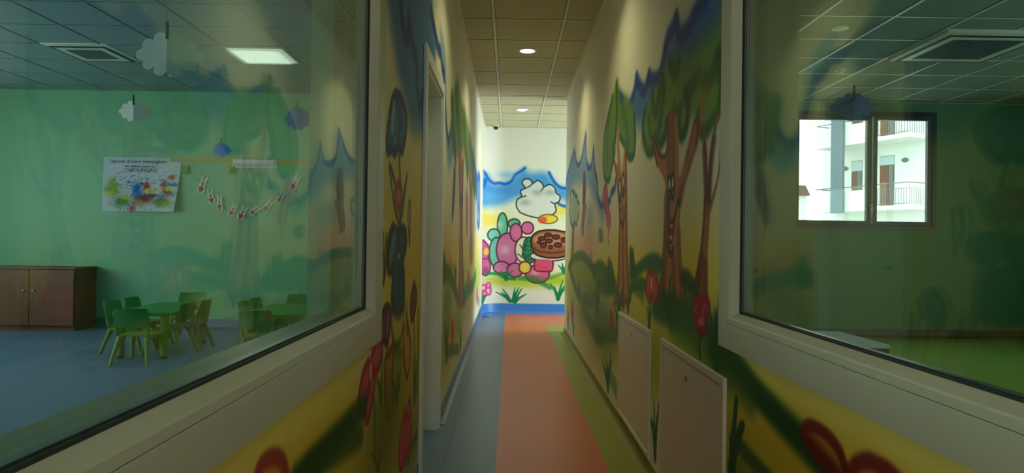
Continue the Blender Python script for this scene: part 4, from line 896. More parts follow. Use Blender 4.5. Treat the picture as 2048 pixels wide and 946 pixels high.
MURAL_END="""
b|-0.373,1.529|0.28/0.13|0|244,222,70|0.8
b|0.811,1.711|0.25/0.12|0|244,222,70|0.75
b|0.167,1.453|0.3/0.1|0|244,222,70|0.25
b|-0.152,0.537|0.3/0.1|0|176,196,50|0.8
b|0.263,0.501|0.35/0.09|0|190,215,60|0.9
b|0.76,0.549|0.3/0.1|0|175,205,50|0.95
b|-0.447,0.864|0.15/0.15|0|190,215,60|0.7
f|-0.508,2.258 -0.383,2.259 -0.299,2.144 -0.174,2.129 -0.009,2.182 0.089,2.283 0.221,2.384 0.321,2.327 0.57,2.331 0.697,2.208 0.806,2.11 0.948,2.07 0.95,1.879 0.742,1.918 0.494,1.873 0.161,1.91 -0.087,1.823 -0.294,1.762 -0.501,1.793|0|0.1|50,145,230|0.85
s|-0.525,2.316 -0.467,2.316 -0.409,2.276 -0.358,2.193 -0.274,2.136 -0.174,2.146 -0.091,2.131 0.008,2.174 0.073,2.282|0.018|0.03|22,105,212|0.95
s|0.073,2.282 0.172,2.35 0.237,2.401|0.018|0.03|22,105,212|0.95
s|0.637,2.332 0.705,2.208 0.773,2.126 0.856,2.077 0.956,2.07|0.018|0.03|22,105,212|0.95
s|0.725,1.918 0.81,1.811 0.893,1.779 0.96,1.755|0.018|0.03|22,105,212|0.95
s|-0.507,2.175 -0.455,2.042 -0.407,2.176|0.018|0.03|22,105,212|0.95
b|-0.171,1.905|0.12/0.07|0|110,185,240|0.6
b|-0.052,2.281|0.15/0.06|0|110,185,240|0.6
b|-0.378,1.902|0.1/0.08|0|110,185,240|0.6
f|0.164,1.661 0.105,1.76 0.112,1.868 0.186,1.927 0.168,2.018 0.242,2.069 0.191,2.151 0.24,2.218 0.323,2.211 0.374,2.154 0.448,2.196 0.523,2.156 0.557,2.098 0.656,2.133 0.74,2.076 0.758,1.993 0.825,1.944 0.809,1.852 0.743,1.81 0.762,1.694 0.663,1.61 0.498,1.574 0.314,1.605|0|0.02|226,228,226|0.96
s|0.164,1.661 0.105,1.76 0.112,1.868 0.186,1.927 0.168,2.018 0.242,2.069 0.191,2.151 0.24,2.218 0.323,2.211 0.374,2.154 0.448,2.196 0.523,2.156 0.557,2.098 0.656,2.133 0.74,2.076 0.758,1.993 0.825,1.944 0.809,1.852 0.743,1.81 0.762,1.694 0.663,1.61 0.498,1.574 0.314,1.605 0.164,1.661|0.012|0.01|45,45,45|0.95
s|0.242,2.06 0.324,2.103 0.374,2.154|0.012|0.012|60,60,60|0.85
s|0.557,2.09 0.508,2.023|0.012|0.012|60,60,60|0.85
s|0.194,1.919 0.26,1.936|0.012|0.012|60,60,60|0.85
s|0.743,1.81 0.677,1.842|0.012|0.012|60,60,60|0.85
b|0.45,1.997|0.09/0.05|0|150,152,150|0.5
b|0.658,2|0.09/0.05|0|150,152,150|0.5
b|0.245,1.828|0.09/0.05|0|150,152,150|0.5
f|-0.04,1.434 -0.047,1.34 -0.069,1.265 -0.102,1.223 -0.139,1.222 -0.172,1.263 -0.196,1.338 -0.206,1.432 -0.199,1.525 -0.177,1.601 -0.144,1.643 -0.107,1.643 -0.074,1.602 -0.05,1.527|0|0.02|95,190,165|0.95
s|-0.04,1.434 -0.047,1.34 -0.069,1.265 -0.102,1.223 -0.139,1.222 -0.172,1.263 -0.196,1.338 -0.206,1.432 -0.199,1.525 -0.177,1.601 -0.144,1.643 -0.107,1.643 -0.074,1.602 -0.05,1.527 -0.04,1.434|0.014|0.012|40,60,50|0.9
f|-0.162,1.283 -0.172,1.239 -0.199,1.204 -0.239,1.185 -0.283,1.184 -0.323,1.203 -0.351,1.237 -0.362,1.28 -0.352,1.323 -0.325,1.358 -0.285,1.378 -0.241,1.379 -0.201,1.36 -0.173,1.326|0|0.02|110,200,175|0.95
s|-0.162,1.283 -0.172,1.239 -0.199,1.204 -0.239,1.185 -0.283,1.184 -0.323,1.203 -0.351,1.237 -0.362,1.28 -0.352,1.323 -0.325,1.358 -0.285,1.378 -0.241,1.379 -0.201,1.36 -0.173,1.326 -0.162,1.283|0.014|0.012|40,60,50|0.9
f|0.167,1.478 0.157,1.446 0.13,1.419 0.09,1.404 0.046,1.404 0.006,1.418 -0.022,1.443 -0.032,1.475 -0.023,1.508 0.004,1.534 0.044,1.549 0.088,1.55 0.129,1.536 0.156,1.51|0|0.02|85,180,155|0.95
s|0.167,1.478 0.157,1.446 0.13,1.419 0.09,1.404 0.046,1.404 0.006,1.418 -0.022,1.443 -0.032,1.475 -0.023,1.508 0.004,1.534 0.044,1.549 0.088,1.55 0.129,1.536 0.156,1.51 0.167,1.478|0.014|0.012|40,60,50|0.9
f|-0.1,0.993 -0.11,0.885 -0.141,0.798 -0.187,0.75 -0.239,0.749 -0.286,0.796 -0.32,0.882 -0.333,0.99 -0.323,1.098 -0.292,1.185 -0.246,1.234 -0.194,1.235 -0.147,1.187 -0.113,1.101|0|0.02|95,190,165|0.95
s|-0.1,0.993 -0.11,0.885 -0.141,0.798 -0.187,0.75 -0.239,0.749 -0.286,0.796 -0.32,0.882 -0.333,0.99 -0.323,1.098 -0.292,1.185 -0.246,1.234 -0.194,1.235 -0.147,1.187 -0.113,1.101 -0.1,0.993|0.014|0.012|40,60,50|0.9
f|0.148,1.038 0.131,0.916 0.082,0.817 0.01,0.761 -0.071,0.76 -0.145,0.814 -0.197,0.911 -0.217,1.033 -0.201,1.156 -0.151,1.255 -0.079,1.31 0.002,1.311 0.076,1.258 0.128,1.16|0|0.02|205,110,165|0.95
s|0.148,1.038 0.131,0.916 0.082,0.817 0.01,0.761 -0.071,0.76 -0.145,0.814 -0.197,0.911 -0.217,1.033 -0.201,1.156 -0.151,1.255 -0.079,1.31 0.002,1.311 0.076,1.258 0.128,1.16 0.148,1.038|0.014|0.012|95,30,65|0.9
f|0.002,0.746 -0.01,0.703 -0.046,0.667 -0.099,0.648 -0.158,0.647 -0.212,0.665 -0.249,0.699 -0.263,0.742 -0.25,0.786 -0.214,0.821 -0.161,0.841 -0.102,0.842 -0.049,0.823 -0.011,0.789|0|0.02|215,120,175|0.95
s|0.002,0.746 -0.01,0.703 -0.046,0.667 -0.099,0.648 -0.158,0.647 -0.212,0.665 -0.249,0.699 -0.263,0.742 -0.25,0.786 -0.214,0.821 -0.161,0.841 -0.102,0.842 -0.049,0.823 -0.011,0.789 0.002,0.746|0.014|0.012|95,30,65|0.9
f|0.227,0.707 0.215,0.657 0.178,0.616 0.125,0.593 0.066,0.592 0.013,0.614 -0.025,0.654 -0.038,0.704 -0.026,0.754 0.01,0.795 0.063,0.818 0.122,0.819 0.176,0.798 0.213,0.758|0|0.02|205,105,160|0.95
s|0.227,0.707 0.215,0.657 0.178,0.616 0.125,0.593 0.066,0.592 0.013,0.614 -0.025,0.654 -0.038,0.704 -0.026,0.754 0.01,0.795 0.063,0.818 0.122,0.819 0.176,0.798 0.213,0.758 0.227,0.707|0.014|0.012|95,30,65|0.9
f|0.202,1.329 0.193,1.264 0.166,1.212 0.127,1.183 0.082,1.182 0.042,1.21 0.014,1.262 0.003,1.327 0.012,1.391 0.039,1.444 0.078,1.473 0.123,1.474 0.163,1.446 0.191,1.394|0|0.02|210,105,160|0.95
s|0.202,1.329 0.193,1.264 0.166,1.212 0.127,1.183 0.082,1.182 0.042,1.21 0.014,1.262 0.003,1.327 0.012,1.391 0.039,1.444 0.078,1.473 0.123,1.474 0.163,1.446 0.191,1.394 0.202,1.329|0.014|0.012|95,30,65|0.9
f|0.392,1.407 0.383,1.363 0.355,1.328 0.316,1.308 0.271,1.308 0.231,1.327 0.203,1.361 0.193,1.404 0.202,1.447 0.229,1.482 0.269,1.502 0.313,1.503 0.353,1.484 0.381,1.45|0|0.02|215,110,165|0.95
s|0.392,1.407 0.383,1.363 0.355,1.328 0.316,1.308 0.271,1.308 0.231,1.327 0.203,1.361 0.193,1.404 0.202,1.447 0.229,1.482 0.269,1.502 0.313,1.503 0.353,1.484 0.381,1.45 0.392,1.407|0.014|0.012|95,30,65|0.9
f|0.388,1.041 0.375,0.948 0.334,0.872 0.275,0.83 0.209,0.829 0.148,0.87 0.106,0.944 0.09,1.037 0.103,1.131 0.144,1.207 0.203,1.249 0.269,1.25 0.33,1.209 0.372,1.135|0|0.02|225,225,200|0.95
s|0.388,1.041 0.375,0.948 0.334,0.872 0.275,0.83 0.209,0.829 0.148,0.87 0.106,0.944 0.09,1.037 0.103,1.131 0.144,1.207 0.203,1.249 0.269,1.25 0.33,1.209 0.372,1.135 0.388,1.041|0.014|0.012|95,30,65|0.9
f|0.455,1.042 0.445,0.949 0.413,0.873 0.367,0.831 0.316,0.83 0.268,0.871 0.235,0.946 0.222,1.039 0.233,1.133 0.264,1.208 0.31,1.251 0.362,1.251 0.409,1.21 0.442,1.136|0|0.02|60,150,110|0.95
s|0.455,1.042 0.445,0.949 0.413,0.873 0.367,0.831 0.316,0.83 0.268,0.871 0.235,0.946 0.222,1.039 0.233,1.133 0.264,1.208 0.31,1.251 0.362,1.251 0.409,1.21 0.442,1.136 0.455,1.042|0.014|0.012|40,60,50|0.9
f|0.667,0.647 0.649,0.582 0.594,0.529 0.515,0.499 0.426,0.498 0.346,0.526 0.29,0.577 0.269,0.642 0.288,0.707 0.343,0.759 0.422,0.789 0.511,0.79 0.591,0.763 0.647,0.712|0|0.02|222,90,140|0.95
s|0.667,0.647 0.649,0.582 0.594,0.529 0.515,0.499 0.426,0.498 0.346,0.526 0.29,0.577 0.269,0.642 0.288,0.707 0.343,0.759 0.422,0.789 0.511,0.79 0.591,0.763 0.647,0.712 0.667,0.647|0.014|0.012|95,30,65|0.9
f|0.359,0.751 0.35,0.707 0.323,0.672 0.283,0.653 0.239,0.652 0.199,0.671 0.171,0.705 0.16,0.748 0.169,0.791 0.196,0.826 0.236,0.846 0.28,0.847 0.321,0.828 0.349,0.794|0|0.02|235,205,80|0.95
s|0.359,0.751 0.35,0.707 0.323,0.672 0.283,0.653 0.239,0.652 0.199,0.671 0.171,0.705 0.16,0.748 0.169,0.791 0.196,0.826 0.236,0.846 0.28,0.847 0.321,0.828 0.349,0.794 0.359,0.751|0.014|0.012|95,30,65|0.9
b|-0.165,1.449|0.05/0.06|0|245,240,235|0.4
b|-0.076,1.035|0.08/0.08|0|245,240,235|0.4
b|0.427,0.669|0.08/0.04|0|245,240,235|0.4
s|0.253,1.222 0.275,0.857|0.01|0.01|25,95,70|0.8
s|0.295,1.223 0.316,0.858|0.01|0.01|25,95,70|0.8
s|0.336,1.223 0.358,0.858|0.01|0.01|25,95,70|0.8
s|0.378,1.224 0.399,0.859|0.01|0.01|25,95,70|0.8
s|0.419,1.224 0.441,0.86|0.01|0.01|25,95,70|0.8
s|0.237,1.189 0.445,1.175|0.01|0.01|25,95,70|0.8
s|0.238,1.114 0.446,1.1|0.01|0.01|25,95,70|0.8
s|0.239,1.039 0.447,1.026|0.01|0.01|25,95,70|0.8
s|0.24,0.965 0.448,0.951|0.01|0.01|25,95,70|0.8
s|0.241,0.89 0.449,0.876|0.01|0.01|25,95,70|0.8
s|0.172,1.121 0.222,1.039 0.207,0.939|0.012|0.01|60,55,50|0.8
s|0.271,1.139 0.256,1.04|0.012|0.01|60,55,50|0.8
s|0.14,0.972 0.241,0.907 0.307,0.941|0.012|0.01|60,55,50|0.8
f|0.788,1.561 0.773,1.529 0.73,1.502 0.667,1.487 0.596,1.486 0.533,1.499 0.489,1.525 0.473,1.557 0.488,1.59 0.531,1.616 0.594,1.632 0.665,1.633 0.728,1.619 0.772,1.594|0|0.02|245,215,50|0.9
s|0.788,1.561 0.773,1.529 0.73,1.502 0.667,1.487 0.596,1.486 0.533,1.499 0.489,1.525 0.473,1.557 0.488,1.59 0.531,1.616 0.594,1.632 0.665,1.633 0.728,1.619 0.772,1.594 0.788,1.561|0.012|0.01|120,80,30|0.85
f|0.614,1.542 0.607,1.517 0.587,1.497 0.557,1.485 0.524,1.485 0.493,1.495 0.472,1.515 0.465,1.54 0.472,1.566 0.492,1.586 0.522,1.598 0.555,1.598 0.585,1.587 0.606,1.568|0|0.02|225,85,60|0.85
f|0.971,0.95 0.94,0.913 0.853,0.883 0.726,0.866 0.586,0.864 0.46,0.878 0.372,0.906 0.34,0.941 0.371,0.978 0.458,1.008 0.584,1.025 0.724,1.027 0.851,1.013 0.939,0.985|0|0.01|225,225,220|0.95
s|0.971,0.95 0.94,0.913 0.853,0.883 0.726,0.866 0.586,0.864 0.46,0.878 0.372,0.906 0.34,0.941 0.371,0.978 0.458,1.008 0.584,1.025 0.724,1.027 0.851,1.013 0.939,0.985 0.971,0.95|0.012|0.01|60,50,45|0.9
f|0.353,1.207 0.385,1.29 0.5,1.358 0.708,1.378 0.874,1.355 0.974,1.315 1.002,1.05 0.904,0.941 0.672,0.913 0.456,0.959 0.38,1.058|0|0.012|150,88,60|0.98
s|0.353,1.207 0.385,1.29 0.5,1.358 0.708,1.378 0.874,1.355 0.974,1.315 1.002,1.05 0.904,0.941 0.672,0.913 0.456,0.959 0.38,1.058 0.353,1.207|0.016|0.012|55,28,20|0.95
f|0.992,1.216 0.963,1.158 0.881,1.11 0.761,1.083 0.628,1.081 0.508,1.105 0.425,1.15 0.394,1.207 0.423,1.265 0.506,1.313 0.625,1.34 0.758,1.342 0.878,1.318 0.962,1.273|0|0.02|205,150,115|0.8
f|0.593,1.235 0.588,1.221 0.572,1.209 0.549,1.202 0.523,1.202 0.499,1.208 0.483,1.219 0.477,1.233 0.483,1.248 0.499,1.26 0.522,1.266 0.548,1.267 0.571,1.261 0.587,1.249|0|0.01|110,48,38|0.95
s|0.593,1.235 0.588,1.221 0.572,1.209 0.549,1.202 0.523,1.202 0.499,1.208 0.483,1.219 0.477,1.233 0.483,1.248 0.499,1.26 0.522,1.266 0.548,1.267 0.571,1.261 0.587,1.249 0.593,1.235|0.011|0.01|60,25,20|0.85
f|0.692,1.294 0.687,1.28 0.671,1.268 0.647,1.261 0.622,1.261 0.598,1.267 0.582,1.279 0.576,1.293 0.582,1.307 0.597,1.319 0.621,1.326 0.647,1.326 0.67,1.32 0.686,1.309|0|0.01|110,48,38|0.95
s|0.692,1.294 0.687,1.28 0.671,1.268 0.647,1.261 0.622,1.261 0.598,1.267 0.582,1.279 0.576,1.293 0.582,1.307 0.597,1.319 0.621,1.326 0.647,1.326 0.67,1.32 0.686,1.309 0.692,1.294|0.011|0.01|60,25,20|0.85
f|0.834,1.263 0.827,1.247 0.809,1.234 0.783,1.226 0.753,1.226 0.726,1.233 0.708,1.245 0.701,1.261 0.707,1.278 0.725,1.291 0.752,1.298 0.782,1.299 0.808,1.292 0.827,1.279|0|0.01|110,48,38|0.95
s|0.834,1.263 0.827,1.247 0.809,1.234 0.783,1.226 0.753,1.226 0.726,1.233 0.708,1.245 0.701,1.261 0.707,1.278 0.725,1.291 0.752,1.298 0.782,1.299 0.808,1.292 0.827,1.279 0.834,1.263|0.011|0.01|60,25,20|0.85
f|0.71,1.195 0.704,1.181 0.689,1.169 0.665,1.162 0.639,1.162 0.616,1.168 0.6,1.179 0.594,1.194 0.599,1.208 0.615,1.22 0.639,1.227 0.664,1.227 0.688,1.221 0.704,1.209|0|0.01|110,48,38|0.95
s|0.71,1.195 0.704,1.181 0.689,1.169 0.665,1.162 0.639,1.162 0.616,1.168 0.6,1.179 0.594,1.194 0.599,1.208 0.615,1.22 0.639,1.227 0.664,1.227 0.688,1.221 0.704,1.209 0.71,1.195|0.011|0.01|60,25,20|0.85
f|0.869,1.131 0.862,1.115 0.844,1.101 0.817,1.094 0.788,1.093 0.761,1.1 0.743,1.113 0.736,1.129 0.742,1.145 0.76,1.159 0.787,1.166 0.816,1.167 0.843,1.16 0.862,1.147|0|0.01|110,48,38|0.95
s|0.869,1.131 0.862,1.115 0.844,1.101 0.817,1.094 0.788,1.093 0.761,1.1 0.743,1.113 0.736,1.129 0.742,1.145 0.76,1.159 0.787,1.166 0.816,1.167 0.843,1.16 0.862,1.147 0.869,1.131|0.011|0.01|60,25,20|0.85
f|0.615,1.127 0.61,1.109 0.596,1.095 0.574,1.086 0.55,1.086 0.528,1.094 0.513,1.108 0.508,1.126 0.513,1.144 0.527,1.159 0.549,1.167 0.573,1.167 0.595,1.16 0.61,1.145|0|0.01|110,48,38|0.95
s|0.615,1.127 0.61,1.109 0.596,1.095 0.574,1.086 0.55,1.086 0.528,1.094 0.513,1.108 0.508,1.126 0.513,1.144 0.527,1.159 0.549,1.167 0.573,1.167 0.595,1.16 0.61,1.145 0.615,1.127|0.011|0.01|60,25,20|0.85
f|0.716,1.096 0.712,1.083 0.702,1.073 0.687,1.067 0.67,1.067 0.655,1.072 0.645,1.082 0.641,1.095 0.644,1.107 0.655,1.118 0.669,1.123 0.686,1.124 0.701,1.118 0.712,1.108|0|0.01|110,48,38|0.95
s|0.716,1.096 0.712,1.083 0.702,1.073 0.687,1.067 0.67,1.067 0.655,1.072 0.645,1.082 0.641,1.095 0.644,1.107 0.655,1.118 0.669,1.123 0.686,1.124 0.701,1.118 0.712,1.108 0.716,1.096|0.011|0.01|60,25,20|0.85
f|0.951,1.215 0.946,1.197 0.932,1.182 0.912,1.174 0.89,1.174 0.87,1.181 0.856,1.196 0.851,1.214 0.856,1.232 0.869,1.246 0.889,1.255 0.911,1.255 0.931,1.247 0.945,1.233|0|0.01|110,48,38|0.95
s|0.951,1.215 0.946,1.197 0.932,1.182 0.912,1.174 0.89,1.174 0.87,1.181 0.856,1.196 0.851,1.214 0.856,1.232 0.869,1.246 0.889,1.255 0.911,1.255 0.931,1.247 0.945,1.233 0.951,1.215|0.011|0.01|60,25,20|0.85
f|0.52,1.168 0.516,1.157 0.507,1.148 0.494,1.143 0.479,1.143 0.466,1.147 0.457,1.156 0.453,1.167 0.456,1.178 0.465,1.186 0.479,1.191 0.493,1.192 0.507,1.187 0.516,1.178|0|0.01|110,48,38|0.95
s|0.52,1.168 0.516,1.157 0.507,1.148 0.494,1.143 0.479,1.143 0.466,1.147 0.457,1.156 0.453,1.167 0.456,1.178 0.465,1.186 0.479,1.191 0.493,1.192 0.507,1.187 0.516,1.178 0.52,1.168|0.011|0.01|60,25,20|0.85
s|0.388,1.075 0.505,1.018 0.713,0.996 0.92,1.032|0.02|0.015|95,50,35|0.7
f|0.424,0.876 0.723,0.863 0.708,0.706 0.592,0.687 0.426,0.71|0|0.012|222,80,120|0.95
s|0.424,0.876 0.426,0.71 0.592,0.687 0.708,0.706 0.723,0.863|0.013|0.01|110,25,55|0.9
f|-0.427,1.196 -0.459,1.129 -0.441,1.03 -0.456,0.93 -0.446,0.823 -0.453,0.698 -0.402,0.616 -0.336,0.65 -0.313,0.783 -0.348,0.907 -0.325,1.007 -0.359,1.114|0|0.015|215,95,150|0.95
s|-0.427,1.196 -0.459,1.129 -0.441,1.03 -0.456,0.93 -0.446,0.823 -0.453,0.698 -0.402,0.616 -0.336,0.65 -0.313,0.783 -0.348,0.907 -0.325,1.007 -0.359,1.114 -0.427,1.196|0.014|0.012|120,35,90|0.9
f|-0.341,1.007 -0.345,0.981 -0.356,0.961 -0.373,0.95 -0.391,0.949 -0.408,0.96 -0.42,0.98 -0.424,1.006 -0.42,1.031 -0.409,1.051 -0.393,1.063 -0.374,1.063 -0.357,1.052 -0.346,1.032|0|0.015|240,205,70|0.9
s|-0.439,0.889 -0.348,0.89|0.012|0.01|120,35,90|0.8
f|-0.337,0.7 -0.341,0.675 -0.355,0.654 -0.375,0.643 -0.397,0.642 -0.417,0.653 -0.431,0.673 -0.436,0.699 -0.432,0.724 -0.418,0.744 -0.399,0.756 -0.376,0.756 -0.356,0.745 -0.342,0.725|0|0.015|150,60,130|0.7
f|-0.374,0.418 -0.378,0.396 -0.39,0.378 -0.406,0.369 -0.424,0.368 -0.441,0.378 -0.453,0.395 -0.457,0.416 -0.454,0.438 -0.442,0.456 -0.426,0.465 -0.407,0.466 -0.391,0.456 -0.379,0.439|0|0.02|250,190,215|0.8
s|-0.374,0.418 -0.378,0.396 -0.39,0.378 -0.406,0.369 -0.424,0.368 -0.441,0.378 -0.453,0.395 -0.457,0.416 -0.454,0.438 -0.442,0.456 -0.426,0.465 -0.407,0.466 -0.391,0.456 -0.379,0.439 -0.374,0.418|0.018|0.015|215,70,140|0.9
f|-0.299,0.369 -0.303,0.336 -0.314,0.31 -0.33,0.296 -0.349,0.295 -0.366,0.31 -0.378,0.335 -0.382,0.368 -0.378,0.4 -0.367,0.426 -0.351,0.441 -0.332,0.441 -0.316,0.427 -0.304,0.401|0|0.02|250,190,215|0.8
s|-0.299,0.369 -0.303,0.336 -0.314,0.31 -0.33,0.296 -0.349,0.295 -0.366,0.31 -0.378,0.335 -0.382,0.368 -0.378,0.4 -0.367,0.426 -0.351,0.441 -0.332,0.441 -0.316,0.427 -0.304,0.401 -0.299,0.369|0.018|0.015|215,70,140|0.9
f|-0.365,0.318 -0.368,0.3 -0.377,0.286 -0.39,0.277 -0.405,0.277 -0.418,0.285 -0.428,0.299 -0.431,0.317 -0.428,0.335 -0.419,0.35 -0.406,0.358 -0.391,0.358 -0.378,0.35 -0.368,0.336|0|0.02|250,190,215|0.8
s|-0.365,0.318 -0.368,0.3 -0.377,0.286 -0.39,0.277 -0.405,0.277 -0.418,0.285 -0.428,0.299 -0.431,0.317 -0.428,0.335 -0.419,0.35 -0.406,0.358 -0.391,0.358 -0.378,0.35 -0.368,0.336 -0.365,0.318|0.018|0.015|215,70,140|0.9
f|-0.309,0.452 -0.312,0.434 -0.321,0.419 -0.334,0.411 -0.349,0.411 -0.362,0.418 -0.371,0.433 -0.375,0.451 -0.372,0.469 -0.363,0.483 -0.35,0.491 -0.335,0.492 -0.322,0.484 -0.312,0.47|0|0.02|250,190,215|0.8
s|-0.309,0.452 -0.312,0.434 -0.321,0.419 -0.334,0.411 -0.349,0.411 -0.362,0.418 -0.371,0.433 -0.375,0.451 -0.372,0.469 -0.363,0.483 -0.35,0.491 -0.335,0.492 -0.322,0.484 -0.312,0.47 -0.309,0.452|0.018|0.015|215,70,140|0.9
s|-0.436,0.102 -0.447,0.284|0.02/0.03|0.015|20,120,85|0.9
s|-0.445,0.102 -0.397,0.285|0.015/0.03|0.015|20,120,85|0.9
s|-0.053,0.554 -0.094,0.62 -0.154,0.686|0.035/0.00875|0.021|15,135,85|0.95
s|-0.053,0.554 -0.074,0.608 -0.104,0.662|0.035/0.00875|0.021|15,135,85|0.95
s|-0.053,0.554 -0.047,0.629 -0.038,0.704|0.035/0.00875|0.021|15,135,85|0.95
s|-0.053,0.554 -0.027,0.605 0.012,0.655|0.035/0.00875|0.021|15,135,85|0.95
s|-0.053,0.554 -0.007,0.626 0.061,0.697|0.035/0.00875|0.021|15,135,85|0.95
s|0.018,0.191 -0.076,0.264 -0.216,0.337|0.035/0.00875|0.021|15,135,85|0.95
s|0.018,0.191 -0.033,0.29 -0.109,0.388|0.035/0.00875|0.021|15,135,85|0.95
s|0.018,0.191 -0.039,0.26 -0.125,0.33|0.035/0.00875|0.021|15,135,85|0.95
s|0.068,0.191 0.08,0.303 0.098,0.416|0.035/0.00875|0.021|15,135,85|0.95
s|0.068,0.191 0.106,0.304 0.165,0.416|0.035/0.00875|0.021|15,135,85|0.95
s|0.068,0.191 0.1,0.283 0.149,0.375|0.035/0.00875|0.021|15,135,85|0.95
s|0.101,0.175 0.177,0.243 0.29,0.31|0.035/0.00875|0.021|15,135,85|0.95
s|0.101,0.175 0.146,0.288 0.215,0.401|0.035/0.00875|0.021|15,135,85|0.95
s|0.101,0.175 0.16,0.234 0.249,0.293|0.035/0.00875|0.021|15,135,85|0.95
s|0.814,0.234 0.759,0.366 0.678,0.498|0.035/0.00875|0.021|15,135,85|0.95
s|0.814,0.234 0.786,0.342 0.745,0.449|0.035/0.00875|0.021|15,135,85|0.95
s|0.814,0.234 0.845,0.392 0.893,0.551|0.035/0.00875|0.021|15,135,85|0.95
s|0.814,0.234 0.866,0.33 0.944,0.427|0.035/0.00875|0.021|15,135,85|0.95
s|0.814,0.234 0.872,0.372 0.96,0.51|0.035/0.00875|0.021|15,135,85|0.95
s|0.908,0.675 0.867,0.737 0.807,0.798|0.035/0.00875|0.021|15,135,85|0.95
s|0.908,0.675 0.893,0.754 0.872,0.832|0.035/0.00875|0.021|15,135,85|0.95
s|0.908,0.675 0.927,0.746 0.956,0.817|0.035/0.00875|0.021|15,135,85|0.95
s|-0.361,0.65 -0.195,0.635 -0.053,0.571 0.096,0.556|0.02|0.03|15,130,70|0.85
s|0.179,0.574 0.428,0.544 0.679,0.423|0.03|0.05|30,130,60|0.7
s|0.344,0.61 0.594,0.563 0.924,0.675|0.02|0.04|60,140,50|0.5
"""


# ------------------------------------------------------------------ materials
M_paint = paint_mat('airbrushed_wall_paint')
M_white_wall = mat('plain_wall_paint', (226, 224, 210), .6, noise=.03, nscale=8)
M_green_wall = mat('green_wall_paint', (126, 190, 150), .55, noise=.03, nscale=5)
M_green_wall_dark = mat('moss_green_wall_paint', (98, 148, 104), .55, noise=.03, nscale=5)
M_frame = mat('white_window_profile', (192, 190, 168), .35, noise=.015, nscale=30)
M_dark_frame = mat('dark_brown_aluminium', (34, 24, 20), .4)
M_gasket = mat('black_rubber', (22, 22, 22), .6)
M_alu = mat('brushed_aluminium', (160, 165, 165), .35, metal=.9)
M_glass = glass_mat('tinted_float_glass', (.90, .965, .93), .95)
M_glass_clear = glass_mat('clear_float_glass', (.97, .985, .98), .6)
M_lining = mat('white_lacquered_wood', (234, 240, 236), .4, noise=.02, nscale=12)
M_chrome = mat('chrome', (190, 190, 190), .2, metal=1.0)
M_hatch = mat('white_powder_coated_steel', (216, 210, 196), .4, noise=.02, nscale=20)
M_black = mat('black_plastic', (14, 14, 15), .3)
M_lens = mat('glowing_diffuser', (250, 248, 240), .4, emit=(1, .97, .88), estr=6.0)
M_panel = mat('glowing_panel_diffuser', (240, 240, 230), .5, emit=(1, .98, .90), estr=.65)
M_panel_off = mat('opal_panel_diffuser', (225, 230, 225), .35)
M_plastic_white = mat('white_plastic', (225, 225, 220), .4)
M_chair = mat('green_plastic', (44, 130, 58), .42, noise=.04, nscale=25)
M_chair_leg = mat('lime_green_plastic', (112, 150, 50), .42, noise=.04, nscale=25)
M_table = mat('leaf_green_plastic', (34, 138, 40), .35, noise=.03, nscale=18)
M_rubber = mat('dark_rubber_foot', (40, 45, 40), .7)
M_brown = mat('brown_wood', (120, 66, 40), .5, noise=.12, nscale=14)
M_dark_wood = mat('dark_brown_wood', (70, 46, 40), .45, noise=.12, nscale=14)
M_white_lam = mat('white_laminate', (235, 240, 246), .18)
M_grille = mat('grey_vent_grille', (84, 100, 98), .6)
M_paper = mat('white_paper', (226, 228, 230), .8)
M_paper_cloud = mat('white_card', (246, 248, 244), .8)
M_blue_cloud = mat('blue_card', (10, 112, 205), .75)
M_clip = mat('dark_peg', (25, 28, 26), .6)
M_string = mat('thin_thread', (150, 160, 150), .8)
M_ink = mat('black_marker_ink', (30, 40, 45), .7)
M_tape = mat('beige_wooden_rail', (190, 165, 95), .6, noise=.06, nscale=20)
M_green_note = mat('lime_green_card', (110, 165, 40), .7)
M_red_print = mat('red_brown_paint', (175, 70, 50), .7, noise=.2, nscale=60)
M_stucco = mat('white_stucco', (238, 238, 234), .8, noise=.02, nscale=3)
M_grey_metal = mat('grey_painted_metal', (104, 118, 128), .5)
M_rail_metal = mat('rusty_grey_railing', (120, 112, 104), .5)
M_roof = mat('brown_roof_tiles', (112, 82, 72), .8, noise=.2, nscale=6)
M_shutter = mat('grey_white_shutter', (190, 205, 212), .6)
M_door_wood = mat('reddish_door_wood', (120, 72, 52), .5)
M_ground = mat('pale_paving', (170, 170, 162), .9, noise=.08, nscale=2)

BASE_WALL = (238, 234, 214)

# ------------------------------------------------------------------ corridor walls with the mural
ZC = 3.065          # ceiling height
XR, XR2 = .725, .84
XL, XL2 = -.44, -.58
WIN = (-.35, 2.315, .836, 2.32)      # interior windows, along the corridor and in height
DOOR = (3.42, 4.24, -.01, 2.10)

hstep = lambda z: .0045 if z < 2.5 else .012
# right wall
S = axis(-2.5, 8.8, lambda y: .012 if y < .3 else min(max(.5 * y * y / 980, .005), .018), WIN[:2])
H = axis(0, ZC, hstep, WIN[2:])
cv = Canvas(S, H, BASE_WALL)
cv.run(MURAL_RIGHT)
P = np.zeros((len(H), len(S), 3))
P[..., 0] = XR
P[..., 1] = S[None]
P[..., 2] = H[:, None]
struct(grid_object('wall_right', S, H, P, cv.linear(), [WIN], M_paint,
                   slab_sides(-2.5, 8.8, 0, ZC, [WIN], lambda a, b: (XR, a, b), lambda a, b: (XR2, a, b)), M_green_wall_dark))
